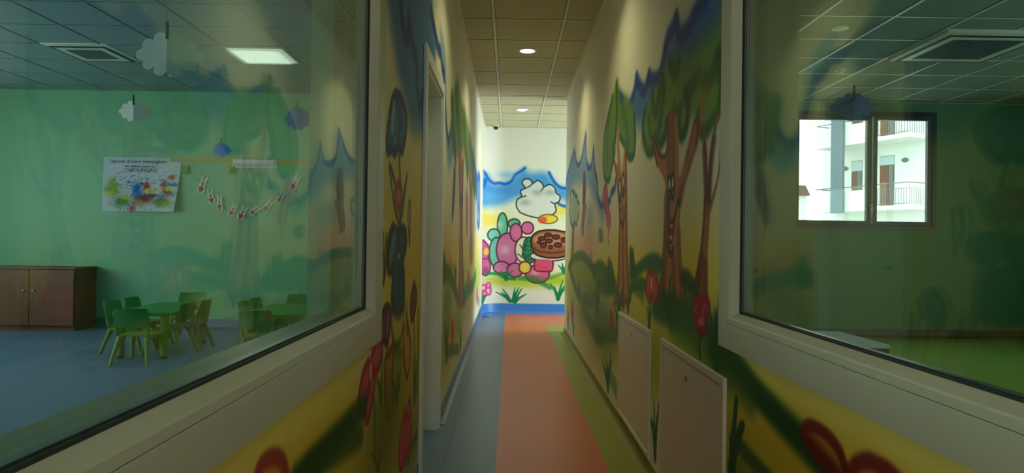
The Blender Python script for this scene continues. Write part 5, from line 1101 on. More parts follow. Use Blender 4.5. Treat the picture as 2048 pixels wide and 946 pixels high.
# left wall
S = axis(-2.5, 10.85, lambda y: .012 if y < .3 else min(max(.5 * y * y / 594, .005), .022), WIN[:2] + DOOR[:2])
H = axis(0, ZC, hstep, WIN[2:] + DOOR[3:])
cv = Canvas(S, H, BASE_WALL)
cv.run(MURAL_LEFT)
P = np.zeros((len(H), len(S), 3))
P[..., 0] = XL
P[..., 1] = S[None]
P[..., 2] = H[:, None]
struct(grid_object('wall_left', S, H, P, cv.linear(), [WIN, DOOR], M_paint,
                   slab_sides(-2.5, 10.85, 0, ZC, [WIN, DOOR], lambda a, b: (XL, a, b), lambda a, b: (XL2, a, b)), M_green_wall))
# end wall, joined to the left wall by a rounded corner
RC = .35
S = axis(-.44, 3.4, lambda x: .006 if x < .95 else .05)
H = axis(0, ZC, lambda z: .006 if z < 2.4 else .02)
cv = Canvas(S, H, (240, 238, 226))
cv.run(MURAL_END)
P = np.zeros((len(H), len(S), 3))
P[..., 0] = S[None]
P[..., 1] = np.where(S < XL + RC, 11.2 - RC + np.sqrt(np.maximum(RC ** 2 - (S - (XL + RC)) ** 2, 0)), 11.2)[None]
P[..., 2] = H[:, None]
struct(grid_object('wall_end', S, H, P, cv.linear(), [], M_paint,
                   [[(-.58, 11.35, 0), (3.4, 11.35, 0), (3.4, 11.35, ZC), (-.58, 11.35, ZC)]], M_white_wall))


def plain_wall(name, x0, x1, y0, y1, z0, z1, m):
    return struct(MB().box(x0, x1, y0, y1, z0, z1).build(name, m))


m = MB()
m.box(XL2, -.25, -2.62, -2.5, 0, ZC)
m.box(.53, XR2, -2.62, -2.5, 0, ZC)
m.box(-.25, .53, -2.62, -2.5, 0, .6)
m.box(-.25, .53, -2.62, -2.5, 2.4, ZC)
struct(m.build('wall_back', M_white_wall))
w6 = sroot('window_6_added')  # unseen window, added to go with the fill behind the camera
MB().ring((-.25, .53, .6, 2.4), [(0, 0), (.05, 0), (.05, .05), (0, .05)], lambda a, b, d: (a, -2.6 + d, b)).build('frame', M_frame, w6)
MB().box(-.21, .49, -2.58, -2.574, .64, 2.36).build('glass_pane', M_glass_clear, w6)
plain_wall('wall_passage', .84, 3.4, 8.8, 8.92, 0, ZC, M_white_wall)
# passage outer wall with a daylight window
m = MB()
m.box(3.4, 3.52, 8.8, 9.05, 0, ZC)
m.box(3.4, 3.52, 10.95, 11.3, 0, ZC)
m.box(3.4, 3.52, 9.05, 10.95, 0, .65)
m.box(3.4, 3.52, 9.05, 10.95, 2.6, ZC)
struct(m.build('wall_passage_outer', M_white_wall))
w4 = sroot('window_4')
MB().ring((9.05, 10.95, .65, 2.6), [(0, 0), (.07, 0), (.07, .05), (0, .05)], lambda a, b, d: (3.42 + d, a, b)).build('frame', M_frame, w4)
MB().box(3.44, 3.446, 9.11, 10.89, .71, 2.54).build('glass_pane', M_glass_clear, w4)

# left classroom and right playroom shells
YFL, YFR = 8.75, 8.8
plain_wall('wall_classroom_far', -7.6, XL2, YFL, YFL + .12, 0, ZC, M_green_wall)
plain_wall('wall_classroom_near', -7.6, XL2, -2.62, -2.5, 0, ZC, M_green_wall)
m = MB()
m.box(-7.72, -7.6, -2.5, -1.1, 0, ZC)
m.box(-7.72, -7.6, 7.45, YFL + .12, 0, ZC)
m.box(-7.72, -7.6, -1.1, 7.45, 0, .9)
m.box(-7.72, -7.6, -1.1, 7.45, 2.62, ZC)
struct(m.build('wall_classroom_outer', M_green_wall))
w5 = sroot('window_5')
for a, b in ((-1.1, 1.75), (1.75, 4.6), (4.6, 7.45)):
    MB().ring((a, b, .9, 2.62), [(0, 0), (.07, 0), (.07, .05), (0, .05)], lambda a, b, d: (-7.66 + d, a, b)).build('frame', M_frame, w5)
    MB().box(-7.64, -7.634, a + .06, b - .06, .96, 2.56).build('glass_pane', M_glass_clear, w5)
plain_wall('wall_classroom_shaft', -.955, XL2 - .001, 4.35, YFL, 0, ZC, M_white_wall)
plain_wall('wall_classroom_stub', -.955, XL2 - .001, 3.2, 3.3, 0, ZC, M_white_wall)
plain_wall('wall_playroom_shaft', XR2 + .001, 1.363, 3.2, YFR, 0, ZC, M_white_wall)
WX = (3.66, 5.56, 1.40, 2.94)
m = MB()
m.box(XR2, WX[0], YFR, YFR + .2, 0, ZC)
m.box(WX[1], 7.5, YFR, YFR + .2, 0, ZC)
m.box(WX[0], WX[1], YFR, YFR + .2, 0, WX[2])
m.box(WX[0], WX[1], YFR, YFR + .2, WX[3], ZC)
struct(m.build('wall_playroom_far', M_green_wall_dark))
m = MB()
m.box(7.5, 7.62, -2.5, .8, 0, ZC)
m.box(7.5, 7.62, 6.0, YFR + .2, 0, ZC)
m.box(7.5, 7.62, .8, 6.0, 0, .9)
m.box(7.5, 7.62, .8, 6.0, 2.55, ZC)
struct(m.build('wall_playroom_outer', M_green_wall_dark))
w7 = sroot('window_7_added')  # unseen side windows, added along with the playroom fill light
for a, b in ((.8, 2.53), (2.53, 4.27), (4.27, 6.0)):
    MB().ring((a, b, .9, 2.55), [(0, 0), (.07, 0), (.07, .05), (0, .05)], lambda a, b, d: (7.52 + d, a, b)).build('frame', M_dark_frame, w7)
    MB().box(7.54, 7.546, a + .06, b - .06, .96, 2.49).build('glass_pane', M_glass_clear, w7)
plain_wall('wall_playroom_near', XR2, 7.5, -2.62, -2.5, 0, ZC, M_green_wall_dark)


# ------------------------------------------------------------------ floors
def math_node(nt, op, a, b=None):
    n = nt.nodes.new('ShaderNodeMath')
    n.operation = op
    for i, v in enumerate((a, b)):
        if v is None:
            continue
        if isinstance(v, (int, float)):
            n.inputs[i].default_value = v
        else:
            nt.links.new(v, n.inputs[i])
    return n.outputs[0]


def mix_rgb(nt, fac, a, b):
    n = nt.nodes.new('ShaderNodeMix')
    n.data_type = 'RGBA'
    for i, v in ((0, fac), (6, a), (7, b)):
        if isinstance(v, tuple):
            n.inputs[i].default_value = v
        elif isinstance(v, (int, float)):
            n.inputs[i].default_value = v
        else:
            nt.links.new(v, n.inputs[i])
    return n.outputs[2]


def lino(name, build):
    m = bpy.data.materials.new(name)
    m.use_nodes = True
    nt = m.node_tree
    b = nt.nodes['Principled BSDF']
    tc = nt.nodes.new('ShaderNodeTexCoord')
    sp = nt.nodes.new('ShaderNodeSeparateXYZ')
    nt.links.new(tc.outputs['Object'], sp.inputs[0])
    nz = nt.nodes.new('ShaderNodeTexNoise')
    nz.inputs['Scale'].default_value = 55
    nz.inputs['Detail'].default_value = 5
    nz.inputs['Roughness'].default_value = .7
    nt.links.new(tc.outputs['Object'], nz.inputs['Vector'])
    c = build(nt, sp.outputs[0], sp.outputs[1])
    k = math_node(nt, 'MULTIPLY_ADD', nz.outputs['Fac'], .35)
    k.node.inputs[2].default_value = .825
    hs = nt.nodes.new('ShaderNodeHueSaturation')
    nt.links.new(k, hs.inputs['Value'])
    if isinstance(c, tuple):
        hs.inputs['Color'].default_value = c
    else:
        nt.links.new(c, hs.inputs['Color'])
    nt.links.new(hs.outputs[0], b.inputs['Base Color'])
    b.inputs['Roughness'].default_value = .36
    b.inputs['Specular IOR Level'].default_value = .4
    return m


C4 = lambda r, g, b: (*lin((r, g, b)), 1.0)
BLUE_F, ORANGE_F, LIME_F = C4(94, 118, 152), C4(194, 106, 64), C4(142, 146, 48)


def corridor_floor(nt, x, y):
    gt = lambda v, k: math_node(nt, 'GREATER_THAN', v, k)
    lime = math_node(nt, 'MULTIPLY', gt(x, .527), math_node(nt, 'LESS_THAN', y, 9.55))
    orange = math_node(nt, 'MULTIPLY', gt(x, -.057), math_node(nt, 'LESS_THAN', y, 11.04))
    c = mix_rgb(nt, orange, BLUE_F, ORANGE_F)
    c = mix_rgb(nt, lime, c, LIME_F)
    # welded seam in the blue strip
    seam = math_node(nt, 'LESS_THAN', math_node(nt, 'ABSOLUTE', math_node(nt, 'ADD', x, .335)), .0022)
    return mix_rgb(nt, seam, c, C4(60, 80, 105))


M_floor = lino('striped_linoleum', corridor_floor)
M_floor_blue = lino('blue_linoleum', lambda nt, x, y: C4(98, 128, 168))
M_floor_green = lino('green_linoleum', lambda nt, x, y: mix_rgb(nt, math_node(nt, 'LESS_THAN', math_node(nt, 'ABSOLUTE', math_node(nt, 'ADD', y, -7.6)), .004), C4(138, 172, 76), C4(60, 90, 30)))
M_skirt_blue = mat('blue_coved_skirting', (82, 104, 136), .35, noise=.06, nscale=60)
M_skirt_end = mat('bright_blue_coved_skirting', (70, 130, 210), .35, noise=.05, nscale=60)
M_skirt_lime = mat('olive_coved_skirting', (126, 126, 48), .6, noise=.06, nscale=60)
M_skirt_brown = mat('brown_skirting', (70, 52, 36), .5)

m = MB()
m.box(XL, XR, -2.5, 8.8, -.1, 0)
m.box(XL, 3.4, 8.8, 11.2, -.1, 0)
m.box(XL2, XL, DOOR[0], DOOR[1], -.1, 0)
struct(m.build('floor', M_floor))
struct(MB().box(-7.6, XL2, -2.5, YFL, -.1, 0).build('floor.001', M_floor_blue))
struct(MB().box(XR2, 7.5, -2.5, YFR, -.1, 0).build('floor.002', M_floor_green))


def cove(name, path, side, m, hts, depth=.03):
    """coved skirting: the floor covering turned up the wall; path of (x, y), side = into the room, hts top height at each point"""
    mb = MB()
    rings = []
    for i, (x, y) in enumerate(path):
        a = Vector(path[max(i - 1, 0)])
        b = Vector(path[min(i + 1, len(path) - 1)])
        d = (b - a).normalized()
        n = Vector((-d.y, d.x)) * side
        h = hts[i]
        prof = [(-.002, 0.0), (-.002, h), (.003, h), (.0045, h - .004), (.005, .03), (.009, .018), (.017, .008), (depth, .0015), (depth + .004, 0.0)]
        rings.append([mb.bm.verts.new((x + n.x * u, y + n.y * u, z)) for u, z in prof])
    for r, q in zip(rings[:-1], rings[1:]):
        for k in range(len(r) - 1):
            mb.bm.faces.new((r[k], r[k + 1], q[k + 1], q[k]))
    return struct(mb.build(name, m, smooth=True))


arc = [(XL + RC - RC * math.cos(t), 11.2 - RC + RC * math.sin(t)) for t in np.linspace(0, PI / 2, 14)]
lp = [(XL, DOOR[1] + .09), (XL, 6.2), (XL, 8.3), (XL, 10.0), (XL, 10.6)]
cove('baseboard_left', lp, -1, M_skirt_blue, [.08, .105, .13, .148, .152])
cove('baseboard_end', [(XL, 10.6)] + arc + [(.4, 11.2), (1.2, 11.2), (3.4, 11.2)], -1, M_skirt_end, [.152] * (len(arc) + 4), .16)
cove('baseboard_left_near', [(XL, -2.5), (XL, DOOR[0] - .075)], -1, M_skirt_blue, [.075] * 2)
cove('baseboard_right', [(XR, -2.5), (XR, 8.8)], 1, M_skirt_lime, [.068] * 2, .045)
cove('baseboard_classroom', [(-7.6, YFL), (-.96, YFL)], -1, M_skirt_blue, [.12] * 2)
cove('baseboard_playroom', [(1.37, YFR), (7.5, YFR)], -1, M_skirt_brown, [.1] * 2)


# ------------------------------------------------------------------ ceilings: mineral tiles on a metal grid
def tile_mat(name, rgb):
    m = bpy.data.materials.new(name)
    m.use_nodes = True
    nt = m.node_tree
    b = nt.nodes['Principled BSDF']
    tc = nt.nodes.new('ShaderNodeTexCoord')
    nz = nt.nodes.new('ShaderNodeTexNoise')
    nz.inputs['Scale'].default_value = 110
    nz.inputs['Detail'].default_value = 4
    nt.links.new(tc.outputs['Object'], nz.inputs['Vector'])
    c = lin(rgb)
    nt.links.new(mix_rgb(nt, nz.outputs['Fac'], (*[v * .86 for v in c], 1), (*[min(1, v * 1.1) for v in c], 1)), b.inputs['Base Color'])
    b.inputs['Roughness'].default_value = .85
    b.inputs['Specular IOR Level'].default_value = .15
    bp = nt.nodes.new('ShaderNodeBump')
    bp.inputs['Strength'].default_value = .25
    bp.inputs['Distance'].default_value = .002
    nt.links.new(nz.outputs['Fac'], bp.inputs['Height'])
    nt.links.new(bp.outputs[0], b.inputs['Normal'])
    return m


M_tile = tile_mat('mineral_ceiling_tile', (206, 202, 168))
M_tile_room = tile_mat('mineral_ceiling_tile_dimmed', (146, 168, 172))  # white tile; its dimness and the glass tint are put into the colour
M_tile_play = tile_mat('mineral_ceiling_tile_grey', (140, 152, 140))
M_bar_room = mat('ceiling_grid_bar_dimmed', (140, 162, 166), .6)  # bars dimmed in colour together with the classroom tiles
M_bar_play = mat('ceiling_grid_bar_lit', (236, 240, 232), .3)  # grazing window light on the bars is put into this pale colour
M_bar = mat('ceiling_grid_bar', (226, 224, 205), .5)
M_gap = mat('shadow_gap', (70, 64, 44), .8)  # dark strips beside the bars, shadow lines put in as colour


def ceiling(name, boxes, xs, ys, m, mbar, main_w=.024):
    mb = MB()
    for (x0, x1, y0, y1) in boxes:
        mb.box(x0, x1, y0, y1, ZC, ZC + .04)
    o = struct(mb.build(name, m))
    g, d = MB(), MB()
    for (x0, x1, y0, y1) in boxes:
        for x in xs:
            if x0 + .03 < x < x1 - .03:
                d.box(x - .016, x + .016, y0, y1, ZC - .0012, ZC)
                g.box(x - main_w / 2, x + main_w / 2, y0, y1, ZC - .005, ZC)
        for y in ys:
            if y0 + .03 < y < y1 - .03:
                d.box(x0, x1, y - .016, y + .016, ZC - .001, ZC)
                g.box(x0, x1, y - .008, y + .008, ZC - .004, ZC)
        for (a, b, c, e) in ((x0, x0 + .02, y0, y1), (x1 - .02, x1, y0, y1), (x0, x1, y0, y0 + .02), (x0, x1, y1 - .02, y1)):
            g.box(a, b, c, e, ZC - .004, ZC)
    g.build('grid_bars', mbar, o)
    d.build('grid_shade_strips', M_gap, o)
    return o


rng = lambda a, b, s: [a + s * k for k in range(int((b - a) / s) + 1)]
ceiling('ceiling', [(XL, XR, -2.5, 8.8), (XL, 3.4, 8.8, 11.2)], [-.16, .44, 1.04, 1.64, 2.24, 2.84], rng(-2.08, 11.2, .6), M_tile, M_bar)
ceiling('ceiling.001', [(-7.6, XL2, -2.5, YFL)], [-2.26 + .6 * k for k in range(-9, 3)], [6.05 + .6 * k for k in range(-14, 5)], M_tile_room, M_bar_room, .016)
ceiling('ceiling.002', [(XR2, 7.5, -2.5, YFR)], [2.52 + .61 * k for k in range(-2, 9)], [5.51 + .62 * k for k in range(-12, 6)], M_tile_play, M_bar_play)

# ------------------------------------------------------------------ interior windows (white profiles, double glazing)


def interior_window(name, xf, sgn, thick, inner):
    root = sroot(name)
    pl = lambda a, b, d: (xf + sgn * d, a, b)
    R = WIN
    MB().ring(R, [(0, -.006), (.0818, -.006), (.0828, -.005), (.0828, .05), (0, .05)], pl).build('outer_frame', M_frame, root)
    MB().ring(R, [(.080, .002), (.088, .002), (.088, .02), (.080, .02)], pl).build('joint', M_gasket, root)
    MB().ring(R, [(.0838, -.005), (.0848, -.006), (.101, -.006), (.106, -.003), (.119, .026), (.119, .045), (.0838, .045)], pl).build('glazing_bead', M_frame, root)
    MB().ring(R, [(.112, .024), (.1235, .026), (.1235, .032), (.112, .032)], pl).build('gasket', M_gasket, root)
    MB().ring(R, [(.112, .0375), (.125, .0375), (.125, .0515), (.112, .0515)], pl).build('spacer_bar', M_alu, root)
    MB().ring(R, [(0, .0575), (inner - .003, .0575), (inner, .062), (inner, thick + .004), (0, thick + .004)], pl).build('inner_frame', M_frame, root)
    a0, a1, b0, b1 = R
    for d in (.0325, .052):
        x0, x1 = sorted((xf + sgn * d, xf + sgn * (d + .005)))
        MB().box(x0, x1, a0 + .112, a1 - .112, b0 + .112, b1 - .112).build('glass_pane', M_glass, root)
    # small fixing cap high on the upright
    return root


interior_window('window_1', XL, -1, XL - XL2, .112)
interior_window('window_2', XR, 1, XR2 - XR, .09)

# playroom outside window, dark frame with two panes
w3 = sroot('window_3')
plc = lambda a, b, d: (a, YFR + d, b)
MB().ring(WX, [(0, -.01), (.05, -.01), (.055, -.005), (.055, .09), (0, .09)], plc).build('outer_frame', M_dark_frame, w3)
for a, b, inl in ((WX[0] + .05, 4.72, .055), (4.74, WX[1] - .05, .05)):
    MB().ring((a, b, WX[2] + .05, WX[3] - .05), [(0, .0), (inl, .0), (inl + .006, .006), (inl + .006, .06), (0, .06)], plc).build('sash', M_dark_frame, w3)
    MB().box(a + .05, b - .05, YFR + .028, YFR + .034, WX[2] + .1, WX[3] - .1).build('glass_pane', M_glass_clear, w3)
hd = MB()
hd.box(4.695, 4.725, YFR - .012, YFR, 1.62, 1.72, .004)
hd.tube([(4.71, YFR - .01, 1.69), (4.71, YFR - .045, 1.69), (4.713, YFR - .05, 1.68), (4.69, YFR - .05, 1.56)], [.009, .009, .010, .008], 10)
hd.build('handle', M_plastic_white, w3, smooth=True)

# ------------------------------------------------------------------ door lining on the left wall
d1 = sroot('door_1')
a0, a1, _, z1 = DOOR
m = MB()
t = .03
m.box(XL2 - .005, XL + .004, a0, a0 + t, 0, z1)
m.box(XL2 - .005, XL + .004, a1 - t, a1, 0, z1)
m.box(XL2 - .005, XL + .004, a0, a1, z1 - t, z1)
m.build('lining', M_lining, d1)
m = MB()
m.box(XL, XL + .016, a0 - .065, a0 + .008, 0, z1 + .065, .003)
m.box(XL, XL + .016, a1 - .008, a1 + .065, 0, z1 + .065, .003)
m.box(XL, XL + .016, a0 + .008, a1 - .008, z1 - .008, z1 + .065, .003)
m.build('architrave', M_lining, d1)
MB().box(-.575, -.535, a0 + t, a1 - t, .006, z1 - t, .002).build('door_leaf', M_lining, d1)
m = MB()
m.lathe([(0, 0), (.026, 0), (.026, .008), (.012, .010), (0, .010)], n=20)
h = m.build('handle_rose', M_chrome, d1, smooth=True, loc=(-.535, a0 + .1, 1.07))
h.rotation_euler = (0, PI / 2, 0)
MB().tube([(-.53, a0 + .1, 1.07), (-.49, a0 + .1, 1.07), (-.484, a0 + .11, 1.07), (-.484, a0 + .22, 1.068)], [.009, .009, .010, .009], 10).build('door_handle', M_chrome, d1, smooth=True)

# ------------------------------------------------------------------ access hatches on the right wall
def hatch(y0, y1, z0, z1, label, key):
    t = thing('access_hatch', label, 'access panel', (XR, (y0 + y1) / 2, z0), 0, 'flush access hatches in the right wall')
    w, h = (y1 - y0) / 2, z1 - z0
    pl = lambda a, b, d: (d, a, b)
    MB().ring((-w, w, 0, h), [(0, 0), (.002, -.012), (.026, -.012), (.028, -.009), (.028, .03), (0, .03)], pl).build('frame', M_hatch, t)
    MB().box(-.008, .012, -w + .031, w - .031, .031, h - .031, .002).build('door', M_hatch, t)
    MB().box(.006, .02, -w + .027, w - .027, .027, h - .027).build('shadow_gap', M_gasket, t)
    k = MB().lathe([(0, 0), (.011, 0), (.012, .003), (.010, .005), (0, .005)], n=20).build('lock', M_chrome, t, smooth=True, loc=(-.008, key[0] - (y0 + y1) / 2, key[1] - z0))
    k.rotation_euler = (0, -PI / 2, 0)
    MB().box(-.0022, .0022, -.0008, .0008, .0048, .0056).build('keyhole', M_black, k)
    return t


hatch(3.42, 4.40, .085, .735, 'white steel access hatch low in the right wall, the farther one under the narrow tree', (3.93, .647))
hatch(2.235, 3.18, .085, .735, 'white steel access hatch low in the right wall, the nearer one beside the window', (2.72, .637))

# ------------------------------------------------------------------ ceiling fittings
def downlight(x, y, label, power, lit=True):
    t = thing('ceiling_downlight', label, 'ceiling light', (x, y, ZC), 0, 'round downlights of the corridor')
    MB().lathe([(.072, -.004), (.072, -.008), (.080, -.008), (.0925, -.005), (.095, 0), (.072, 0)], n=40).build('trim_ring', M_plastic_white, t, smooth=True)
    MB().lathe([(0, -.006), (.066, -.006), (.0725, -.004), (.0725, 0), (0, 0)], n=40).build('diffuser', M_lens, t, smooth=True)
    area('downlight_beam', (x, y, ZC - .012), (0, 0, -1), .14, .14, power, WARM, 125, 'DISK')
    return t


DL = DOWNLIGHT_POWER
downlight(.15, 6.645, 'round glowing downlight, the larger nearer one on the corridor ceiling', DL)
downlight(.15, 9.635, 'round glowing downlight, the smaller farther one near the corridor end', DL * .6)
downlight(.15, 4.25, 'round glowing downlight just above the top edge of the view', DL * .8)
downlight(.15, 1.25, 'round glowing downlight above the two interior windows', DL * .3)
downlight(.15, -1.5, 'round glowing downlight at the near end of the corridor behind the viewer', DL * .5)

t = thing('security_camera', 'small black dome camera under the corridor ceiling by the end wall', 'security camera', (-.25, 10.98, ZC))
MB().lathe([(0, 0), (.055, 0), (.055, -.018), (.048, -.024), (0, -.024)], n=28).build('mount', M_plastic_white, t, smooth=True)
MB().lathe([(.044, -.024), (.043, -.04), (.036, -.056), (.022, -.067), (0, -.071)], n=28).build('dome', M_black, t, smooth=True)

t = thing('ceiling_light_panel', 'square glowing light panel in the classroom ceiling', 'ceiling light', (-2.56, 6.95, ZC))
MB().ring((-.29, .29, -.29, .29), [(0, 0), (.0, -.012), (.016, -.012), (.02, -.008), (.02, 0)], lambda a, b, d: (a, b, d)).build('frame', M_plastic_white, t)
MB().box(-.272, .272, -.272, .272, -.009, -.002).build('diffuser', M_panel, t)
area('classroom_panel_light', (-2.56, 6.95, ZC - .03), (0, 0, -1), .5, .5, 14, (1, .97, .88))

t = thing('ceiling_light_panel', 'square unlit light panel in the playroom ceiling', 'ceiling light', (2.21, 6.44, ZC))
MB().ring((-.29, .29, -.29, .29), [(0, 0), (.0, -.008), (.012, -.008), (.015, -.005), (.015, 0)], lambda a, b, d: (a, b, d)).build('frame', M_plastic_white, t)
MB().box(-.277, .277, -.277, .277, -.006, -.001).build('diffuser', M_panel_off, t)


def cassette(x0, x1, y0, y1, drop, label):
    t = thing('air_conditioner', label, 'air conditioner', ((x0 + x1) / 2, (y0 + y1) / 2, ZC))
    w, d = (x1 - x0) / 2, (y1 - y0) / 2
    MB().ring((-w, w, -d, d), [(0, 0), (.004, -drop), (.05, -drop - .012), (.14, -drop - .02), (.155, -drop - .012), (.155, 0)], lambda a, b, k: (a, b, k)).build('casing', M_plastic_white, t, smooth=True)
    MB().ring((-w, w, -d, d), [(.045, -drop - .0135), (.075, -drop - .0175), (.075, -drop - .012), (.045, -drop - .008)], lambda a, b, k: (a, b, k)).build('air_slot', M_gasket, t)
    g = MB()
    iw, idp = w - .155, d - .155
    n = 16
    for k in range(n):
        yy = -idp + (k + .5) * 2 * idp / n
        g.box(-iw, iw, yy - .006, yy + .006, -drop - .014, -drop - .006)
    for k in range(n):
        xx = -iw + (k + .5) * 2 * iw / n
        g.box(xx - .003, xx + .003, -idp, idp, -drop - .012, -drop - .006)
    g.build('grille', M_grille, t)
    MB().box(-iw, iw, -idp, idp, -drop - .004, -.001).build('filter', M_black, t)
    return t


cassette(-4.64, -3.98, 6.62, 7.28, .008, 'ceiling air vent with dark grille in the classroom behind the white clouds')
cassette(3.76, 4.72, 5.80, 6.74, .03, 'white ceiling air conditioner with lowered casing in the playroom')
t = thing('smoke_detector', 'small round smoke detector on the playroom ceiling', 'smoke detector', (3.51, 7.2, ZC))
MB().lathe([(0, 0), (.055, 0), (.055, -.012), (.045, -.016), (0, -.016)], n=28).build('base', M_plastic_white, t, smooth=True)
MB().lathe([(.038, -.016), (.038, -.034), (.03, -.046), (0, -.05)], n=28).build('sensor', M_panel_off, t, smooth=True)
t = thing('ceiling_disc', 'flat pale round cover plate on the playroom ceiling', 'cover plate', (2.84, 5.83, ZC))
MB().lathe([(0, -.010), (.05, -.010), (.066, -.006), (.07, 0), (0, 0)], n=32).build('plate', M_plastic_white, t, smooth=True)


# ------------------------------------------------------------------ children's tables and chairs
def rrect(w, d, r, n=6):
    out = []
    for cx, cy, a in ((w - r, d - r, 0), (-w + r, d - r, 90), (-w + r, -d + r, 180), (w - r, -d + r, 270)):
        for k in range(n + 1):
            t = math.radians(a + 90 * k / n)
            out.append((cx + r * math.cos(t), cy + r * math.sin(t)))
    return out


def make_table(label, x, y, rz):
    t = thing('children_table', label, 'table', (x, y, 0), rz, 'green classroom tables')
    mb = MB()
    lays = [(.283, .563, .09, .442), (.281, .561, .09, .447), (.274, .554, .085, .45)]
    top = lays[-1]
    rings = []
    for w, d, r, z in [(.27, .55, .08, .412), (.283, .563, .09, .414)] + lays:
        rings.append([mb.bm.verts.new((px, py, z)) for px, py in rrect(w, d, r)])
    n = len(rings[0])
    for a, b in zip(rings[:-1], rings[1:]):
        for k in range(n):
            mb.bm.faces.new((a[k], a[(k + 1) % n], b[(k + 1) % n], b[k]))
    mb.bm.faces.new(rings[0][::-1])
    mb.bm.faces.new(rings[-1])
    mb.build('tabletop', M_table, t, smooth=True)
    for sx in (-1, 1):
        for sy in (-1, 1):
            lg = MB().tube([(sx * .205, sy * .485, .03), (sx * .205, sy * .485, .2), (sx * .205, sy * .485, .413)], [.038, .036, .04], 16).build('leg', M_chair_leg, t, smooth=True)
            MB().lathe([(0, 0), (.034, 0), (.037, .006), (.037, .032), (0, .032)], (sx * .205, sy * .485, 0), 16).build('rubber_foot', M_rubber, lg, smooth=True)
    return t


def curved_panel(prof, thick, m_rows, bow, tilt0, tilt1):
    """bent shell between z rows: prof(z) -> half width; bow = how far the middle is set back"""
    mb = MB()
    nx = 10
    F, Bk = [], []
    for (z, hw, y) in m_rows:
        f, b = [], []
        for i in range(nx + 1):
            u = -1 + 2 * i / nx
            yy = y + bow * (1 - u * u)
            f.append(mb.bm.verts.new((hw * u, yy - thick / 2, z)))
            b.append(mb.bm.verts.new((hw * u, yy + thick / 2, z)))
        F.append(f)
        Bk.append(b)
    R = len(F)
    for r in range(R - 1):
        for i in range(nx):
            mb.bm.faces.new((F[r][i], F[r][i + 1], F[r + 1][i + 1], F[r + 1][i]))
            mb.bm.faces.new((Bk[r][i + 1], Bk[r][i], Bk[r + 1][i], Bk[r + 1][i + 1]))
        for i in (0, nx):
            mb.bm.faces.new((F[r][i], F[r + 1][i], Bk[r + 1][i], Bk[r][i]))
    for r in (0, R - 1):
        for i in range(nx):
            mb.bm.faces.new((F[r][i], F[r][i + 1], Bk[r][i + 1], Bk[r][i]))
    return mb


def make_chair():
    """faces -y: the back stands at +y"""
    t = thing('children_chair', 'x', 'chair', (0, 0, 0), 0, 'green plastic classroom chairs')
    # seat: dished shell with a turned-down rim
    mb = MB()
    nx, ny = 10, 9
    top, bot = [], []
    for j in range(ny + 1):
        v = -1 + 2 * j / ny
        rt, rb = [], []
        for i in range(nx + 1):
            u = -1 + 2 * i / nx
            k = 1 - .13 * abs(v) ** 6 * abs(u) ** 2
            hw = (.150 + .008 * (-v)) * k
            y = v * .145 * (1 - .06 * abs(u) ** 4)
            z = .272 - .010 * (1 - u * u) * (1 - v * v) - (.018 * max(0, -v - .6) / .4) - .022 * abs(u) ** 10
            rt.append(mb.bm.verts.new((hw * u, y, z)))
            rb.append(mb.bm.verts.new((hw * u * .97, y * .97, z - (.022 if max(abs(u), abs(v)) > .85 else .014))))
        top.append(rt)
        bot.append(rb)
    for j in range(ny):
        for i in range(nx):
            mb.bm.faces.new((top[j][i], top[j][i + 1], top[j + 1][i + 1], top[j + 1][i]))
            mb.bm.faces.new((bot[j][i + 1], bot[j][i], bot[j + 1][i], bot[j + 1][i + 1]))
    for j in range(ny):
        for i in (0, nx):
            mb.bm.faces.new((top[j][i], top[j + 1][i], bot[j + 1][i], bot[j][i]))
    for i in range(nx):
        for j in (0, ny):
            mb.bm.faces.new((top[j][i], top[j][i + 1], bot[j][i + 1], bot[j][i]))
    mb.build('seat', M_chair_leg, t, smooth=True)
    # back: bowed panel with rolled top edge, joined by two side uprights leaving a slot
    rows = [(.330, .142, .142), (.337, .147, .144), (.36, .152, .149), (.42, .150, .160), (.475, .144, .171), (.492, .138, .176), (.500, .128, .182), (.499, .124, .190)]
    curved_panel(None, .016, rows, .022, 0, 0).build('backrest', M_chair, t, smooth=True)
    for s in (-1, 1):
        MB().tube([(s * .128, .118, .258), (s * .133, .138, .29), (s * .136, .148, .36)], [.017, .015, .012], 10).build('back_support', M_chair_leg, t, smooth=True)
        MB().tube([(s * .110, -.100, .262), (s * .138, -.150, .12), (s * .158, -.185, 0)], [.024, .020, .015], 10).build('leg', M_chair_leg, t, smooth=True)
        MB().tube([(s * .112, .108, .262), (s * .138, .160, .12), (s * .158, .198, 0)], [.024, .020, .015], 10).build('leg', M_chair_leg, t, smooth=True)
    return t


make_table('green rectangular children\'s table, the whole one standing left in the classroom', -3.57, 7.03, .07)
make_table('green rectangular children\'s table, the farther right one half hidden by the wall edge', -2.33, 7.03, .05)
proto = make_chair()
chairs = [
    (-3.46, 6.36, PI + .05, 'green children\'s chair at the near end of the left table, its back towards the corridor'),
    (-3.86, 6.90, PI / 2 + .05, 'green children\'s chair on the left side of the left table, nearer of two'),
    (-3.89, 7.30, PI / 2 + .02, 'green children\'s chair on the left side of the left table, farther of two'),
    (-3.74, 7.86, .08, 'green children\'s chair at the far end of the left table, facing the corridor'),
    (-3.41, 6.82, -PI / 2 - .06, 'green children\'s chair on the right side of the left table, nearer of two'),
    (-3.40, 7.18, -PI / 2 + .06, 'green children\'s chair on the right side of the left table, farther of two'),
    (-2.31, 6.36, PI - .03, 'green children\'s chair at the near end of the right table, its back towards the corridor'),
    (-2.56, 7.00, PI / 2 + .05, 'green children\'s chair on the left side of the right table, nearer of two'),
    (-2.59, 7.40, PI / 2 + .02, 'green children\'s chair on the left side of the right table, farther of two'),
    (-2.47, 7.86, .03, 'green children\'s chair at the far end of the right table, cut by the wall edge'),
]
